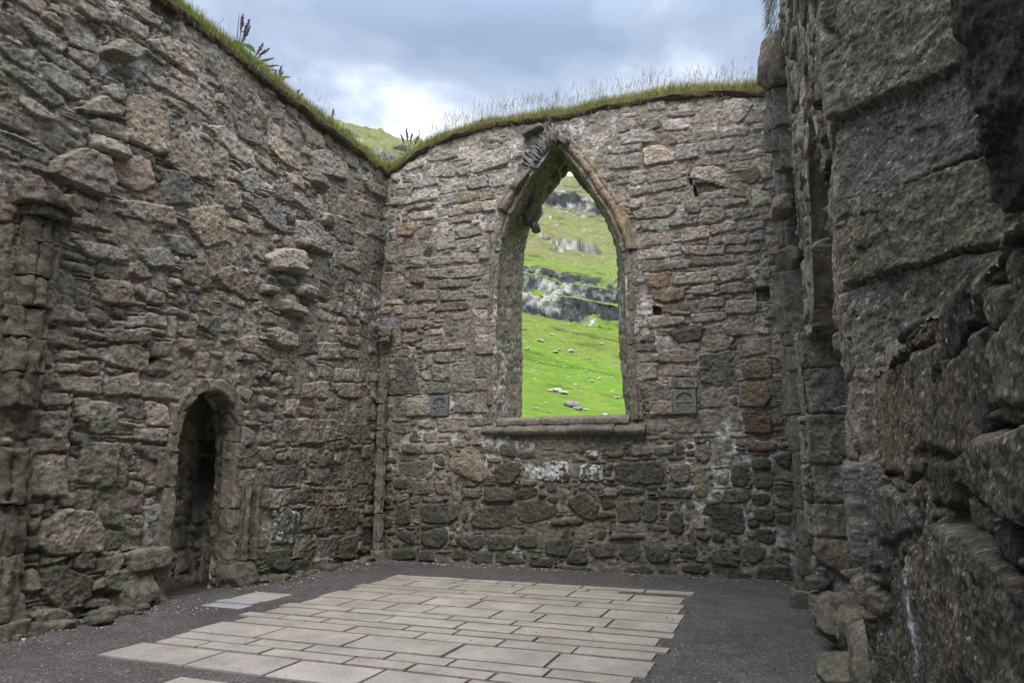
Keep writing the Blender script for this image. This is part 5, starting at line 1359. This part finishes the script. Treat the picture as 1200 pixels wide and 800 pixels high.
# ================================================================ LOOSE STONES
def scatter(name, label, cat, zones, seed, kind='stuff'):
    rs = random.Random(seed); parts = []
    for (n, xf, smin, smax, cols) in zones:
        for i in range(n):
            x, y = xf(rs); s = smin + (smax - smin) * rs.random() ** 3
            c = np.array(rs.choice(cols)) * rs.uniform(.7, 1.2)
            co, f, cl = rock((s * rs.uniform(.8, 1.4), s * rs.uniform(.8, 1.4), s * rs.uniform(.5, .8)), rs.randrange(200), sub=1 if s < .04 else 3, rough=.2, cuts=3, col=c, rot=(0, 0, rs.uniform(0, 6)))
            zz = .004 + s * .12 + .05 * max(0, 1 - abs(x + 7.1) / .5)
            parts.append((co + np.array((x, y, zz)), f, cl))
    co, fs, cl = join_np(parts); tag(link(name, mesh_np(name, co, fs, cl, MS)), label, cat, kind=kind)
dk_ = [(.10, .095, .095), (.07, .068, .07), (.14, .13, .12)]
pale = [(.42, .40, .36), (.32, .30, .27), (.18, .17, .16), (.5, .48, .44)]
scatter('pebbles', 'pale chips and pebbles strewn along the foot of the left wall', 'pebbles', [
    (420, lambda r: (-7.0 + abs(r.gauss(0, .28)), r.uniform(4.2, 7.0)), .008, .035, pale),
    (500, lambda r: (-7.0 + abs(r.gauss(0, .22)), r.uniform(7.9, 11.3)), .008, .04, pale),
    (170, lambda r: (r.uniform(-7.6, -6.3), r.uniform(6.7, 7.4)), .006, .03, pale)], 71)
scatter('pebbles', 'sparse pale pebbles lying on the dark gravel and paving', 'pebbles', [
    (1500, lambda r: (r.uniform(-6.9, .1), r.uniform(3.8, 11.4)), .005, .022, pale + dk_ * 2),
    (520, lambda r: (r.uniform(-6.8, .1), 11.5 - abs(r.gauss(0, .16))), .008, .04, pale)], 72)
dk = [(.14, .13, .11), (.11, .105, .09), (.17, .15, .13)]
scatter('rubble', 'small dark rubble stones packed along the base of the left wall', 'rubble', [
    (60, lambda r: (-7.02 + abs(r.gauss(0, .07)), r.uniform(4.4, 6.5)), .06, .22, dk),
    (60, lambda r: (-7.03 + abs(r.gauss(0, .06)), r.uniform(8.5, 11.3)), .05, .2, dk)], 73)

# ================================================================ HILL
def hill_z(az, r, full=False):
    """az in degrees from +Y (negative left), r in metres"""
    # radius, tangent of the elevation seen from the church
    TR = [(0, -.02), (40, -.01), (60, .023), (90, .075), (196, .214), (199.5, .249), (207, .2525), (210, .272), (217, .275), (219.5, .288), (225, .291), (396, .3815), (404, .404), (418, .408), (470, .433), (560, .385), (700, .27)]
    x = np.radians(az) * r
    low = 1 + .14 * np.exp(-((az + 19) / 3.) ** 2)
    wob = 7.5 * fbm(x * .05, r * .035, seed=61, o=4) + 2.6 * fbm(x * .3, r * .09, seed=62, o=4)
    big = np.clip((r - 300) / 80, 0, 1)
    re = r + (wob * (1 + 1.4 * big)) * np.clip((r - 150) / 40, 0, 1)
    T = np.interp(re, [a for a, b in TR], [b for a, b in TR])
    t2 = np.interp(r, [a for a, b in TR], [b for a, b in TR])
    # break the crags: in places the step becomes a grass ramp
    brk = np.clip(.62 + 2.6 * fbm(x * .07, r * .12, seed=63, o=4), 0, 1)
    ramp = np.interp(re, [196, 225], [.214, .291]); T = np.where((re > 196) & (re < 225), T * brk + ramp * (1 - brk), T)
    tilt = -.0038 * (az + 16.2) * np.clip((r - 50) / 60, 0, 1)
    z = (T + tilt) * r
    amp = np.clip((r - 45) / 60, 0, 1)
    z = z + amp * (1.1 * fbm(x * .03, r * .03, seed=64, o=4) + .22 * fbm(x * .25, r * .25, seed=65, o=4))
    # small outcrops on the upper slope
    oc = np.clip(fbm(x * .05, r * .12, seed=66, o=4) - .33, 0, 1) * np.clip((r - 225) / 20, 0, 1) * 14
    z = z + oc
    side = np.clip((az - 25) / 20, 0, 1) + np.clip((-az - 60) / 20, 0, 1)
    z = z * (1 - np.clip(side, 0, 1)) - .02
    return z
def make_hill():
    az = np.concatenate([np.arange(-90, -37, 1.), np.arange(-37, -8, .055), np.arange(-8, 60, 1.)])
    r = np.concatenate([np.arange(14, 80, 3.), np.arange(80, 190, .8), np.arange(190, 228, .25), np.arange(228, 380, 2), np.arange(380, 430, .6), np.arange(430, 700, 5)])
    A, Rr = np.meshgrid(az, r, indexing='ij'); Z = hill_z(A, Rr)
    x = np.radians(A) * Rr
    slope = np.gradient(Z, axis=1) / np.gradient(Rr, axis=1)
    # columnar relief of the cliffs
    cl = np.clip((slope - 1.0) / .7, 0, 1)
    rad = Rr + cl * (2.2 * fbm(x * .55, Z * .25, seed=70, o=5, g=.6))
    X = rad * np.sin(np.radians(A)); Y = rad * np.cos(np.radians(A))
    rock_ = np.clip((slope - .72 - .35 * np.clip(-(A + 24) / 3, 0, 1) + .4 * fbm(x * .4, Z * .4, seed=71)) / .35, 0, 1)
    dm = fbm(x * .14, Z * .16, seed=72, o=4); st = fbm(x * 1.0, Z * .7, seed=73, o=5, g=.65)
    w = np.clip(.16 + 1.9 * dm + 1.1 * st, 0, 1)[..., None]
    RC = np.array((.05, .055, .065)) * (1 - w) + np.array((.42, .42, .41)) * w
    patch = fbm(x * .035, Rr * .035, seed=74, o=5); fine = fbm(x * .5, Rr * .5, seed=75, o=4); str_ = fbm(x * .06, Rr * .22 + x * .03, seed=76, o=4)
    far = np.clip((Rr - 215) / 60, 0, 1)[..., None]  # upper slope duller, its colour also paled to stand for distance haze
    G = np.array((.112, .215, .014)) * (1 - far) + np.array((.15, .175, .055)) * far
    dry = np.array((.145, .175, .035)) * (1 - far) + np.array((.17, .165, .07)) * far
    k = np.clip(.30 + 1.4 * patch + .8 * str_ + .3 * fine, 0, 1)[..., None]; G = G * (1 - k * .75) + dry * k * .75
    G = G * (1 + .28 * fine[..., None])
    dk = np.clip((fbm(x * .11, Rr * .35, seed=77, o=4) - .28) * 4, 0, 1)[..., None]; G = G * (1 - .45 * dk)
    sp = (vn(x * 1.1, Rr * .9, seed=78) + .5 * vn(x * 2.3, Rr * 2, seed=79)); sp = np.clip((sp - 1.02) * 8, 0, 1)[..., None] * (Rr[..., None] > 120) * .6; G = G * (1 - sp) + np.array((.4, .4, .38)) * sp
    rk = rock_[..., None]; C = G * (1 - rk) + RC * rk
    co = np.stack([X, Y, Z], -1).reshape(-1, 3)
    m, t, b = new_mat('hillside'); P = N(t, 'ShaderNodeTexCoord').outputs['Object']; at = N(t, 'ShaderNodeAttribute'); at.attribute_name = 'Col'
    c = mixc(t, 1.0, at.outputs['Color'], combine(t, mrange(t, noise(t, P, 1.4, 7, .7), .3, .7, .72, 1.3)), 'MULTIPLY'); t.links.new(c, b.inputs['Base Color'])
    bm = N(t, 'ShaderNodeBump'); bm.inputs['Strength'].default_value = .6; bm.inputs['Distance'].default_value = .8; t.links.new(noise(t, P, .9, 7, .65), bm.inputs['Height']); t.links.new(bm.outputs[0], b.inputs['Normal'])
    f = grid_faces(*A.shape)[:, ::-1]
    tag(link('hill', mesh_np('hill', co, f, np.clip(C, .005, .8).reshape(-1, 3), m)), kind='structure')
    # far ground sheet to the horizon
    a = np.linspace(0, 2 * np.pi, 97); rr = np.array([0, 5, 12, 30, 100, 400, 1500, 4500])
    A2, R2 = np.meshgrid(a, rr, indexing='ij'); co = np.stack([R2 * np.sin(A2), R2 * np.cos(A2), np.full_like(A2, -.6) - (R2 > 20) * .5], -1).reshape(-1, 3)
    m2, t, b = new_mat('meadow'); P = N(t, 'ShaderNodeTexCoord').outputs['Object']
    c = mixc(t, noise(t, P, .05, 6), (.07, .12, .025), (.12, .14, .05)); t.links.new(c, b.inputs['Base Color'])
    tag(link('meadow', mesh_np('meadow', co, grid_faces(*A2.shape)[:, ::-1], None, m2)), kind='structure')
make_hill()
BOULD = [(-18.64,171,2.2),(-17.40,161,1.8),(-17.12,165,1.4),(-16.15,166,2.0),(-18.93,147,0.9),(-18.52,135,0.9),(-14.71,163,0.9),(-15.00,150,0.9),(-14.74,142,1.0),(-13.93,142,1.1),(-14.48,137,1.2),(-17.29,121,2.2),(-16.81,120,2.0),(-17.84,120,1.3),(-16.14,108,2.6),(-15.67,106,1.8),(-13.58,104,1.2),(-15.06,107,0.9),(-17.99,98,0.8),(-16.84,95,0.8),(-15.96,93,1.2),(-19.02,99,0.7),(-12.54,126,1.2),(-19.96,178,2.0),(-19.69,159,1.3),(-16.72,149,0.8),(-14.17,161,0.8),(-12.60,165,1.0),(-19.83,142,0.7),(-12.97,147,0.8),(-18.19,106,0.6),(-14.10,118,0.6),(-13.10,113,0.7),(-19.42,123,0.7),(-17.66,178,1.2),(-15.72,177,1.0),(-13.67,177,1.2),(-16.64,158,0.6),(-15.44,128,0.6),(-18.75,90,0.7),(-14.33,100,0.7),(-17.52,89,0.6),(-19.43,109,0.5)]
def boulders():
    vs = []
    for k in range(5):
        co, f, cl = rock((1, 1.1, .62), 950 + k, sub=3, box=.4, rough=.35, cuts=8, col=(.46, .45, .43)); vs.append(mesh_np('boulder', co, f, cl, MS))
    special = {0: 'broad pale boulder at the upper left of the green slope, just under the crags', 11: 'large pale boulder in the middle cluster of the green slope', 14: 'large grey boulder low on the green slope, just above the window sill', 15: 'smaller grey boulder touching the large grey one low on the green slope'}
    grey = mesh_np('boulder', *[(lambda z: z)(x) for x in rock((1, 1.1, .7), 960, sub=3, box=.4, rough=.35, cuts=8, col=(.2, .18, .17))][:2], None, MS)
    co, f, cl = rock((1, 1.1, .7), 960, sub=3, box=.4, rough=.35, cuts=8, col=(.22, .2, .19)); grey = mesh_np('boulder', co, f, cl, MS)
    rs = random.Random(44)
    for i, (az, r, s) in enumerate(BOULD):
        z = float(hill_z(np.array([az]), np.array([float(r)]))[0])
        o = link('boulder', grey if i in (14, 15) else vs[i % 5], None, (r * math.sin(R(az)), r * math.cos(R(az)), z + .12 * s)); s *= .68; o.scale = (s * rs.uniform(.9, 1.5), s, s * rs.uniform(.6, 1.0)); o.rotation_euler = (0, 0, rs.uniform(0, 6.28))
        tag(o, special.get(i, 'pale boulder scattered with others on the green slope seen through the window'), 'boulder', 'pale boulders scattered on the green slope')
boulders()
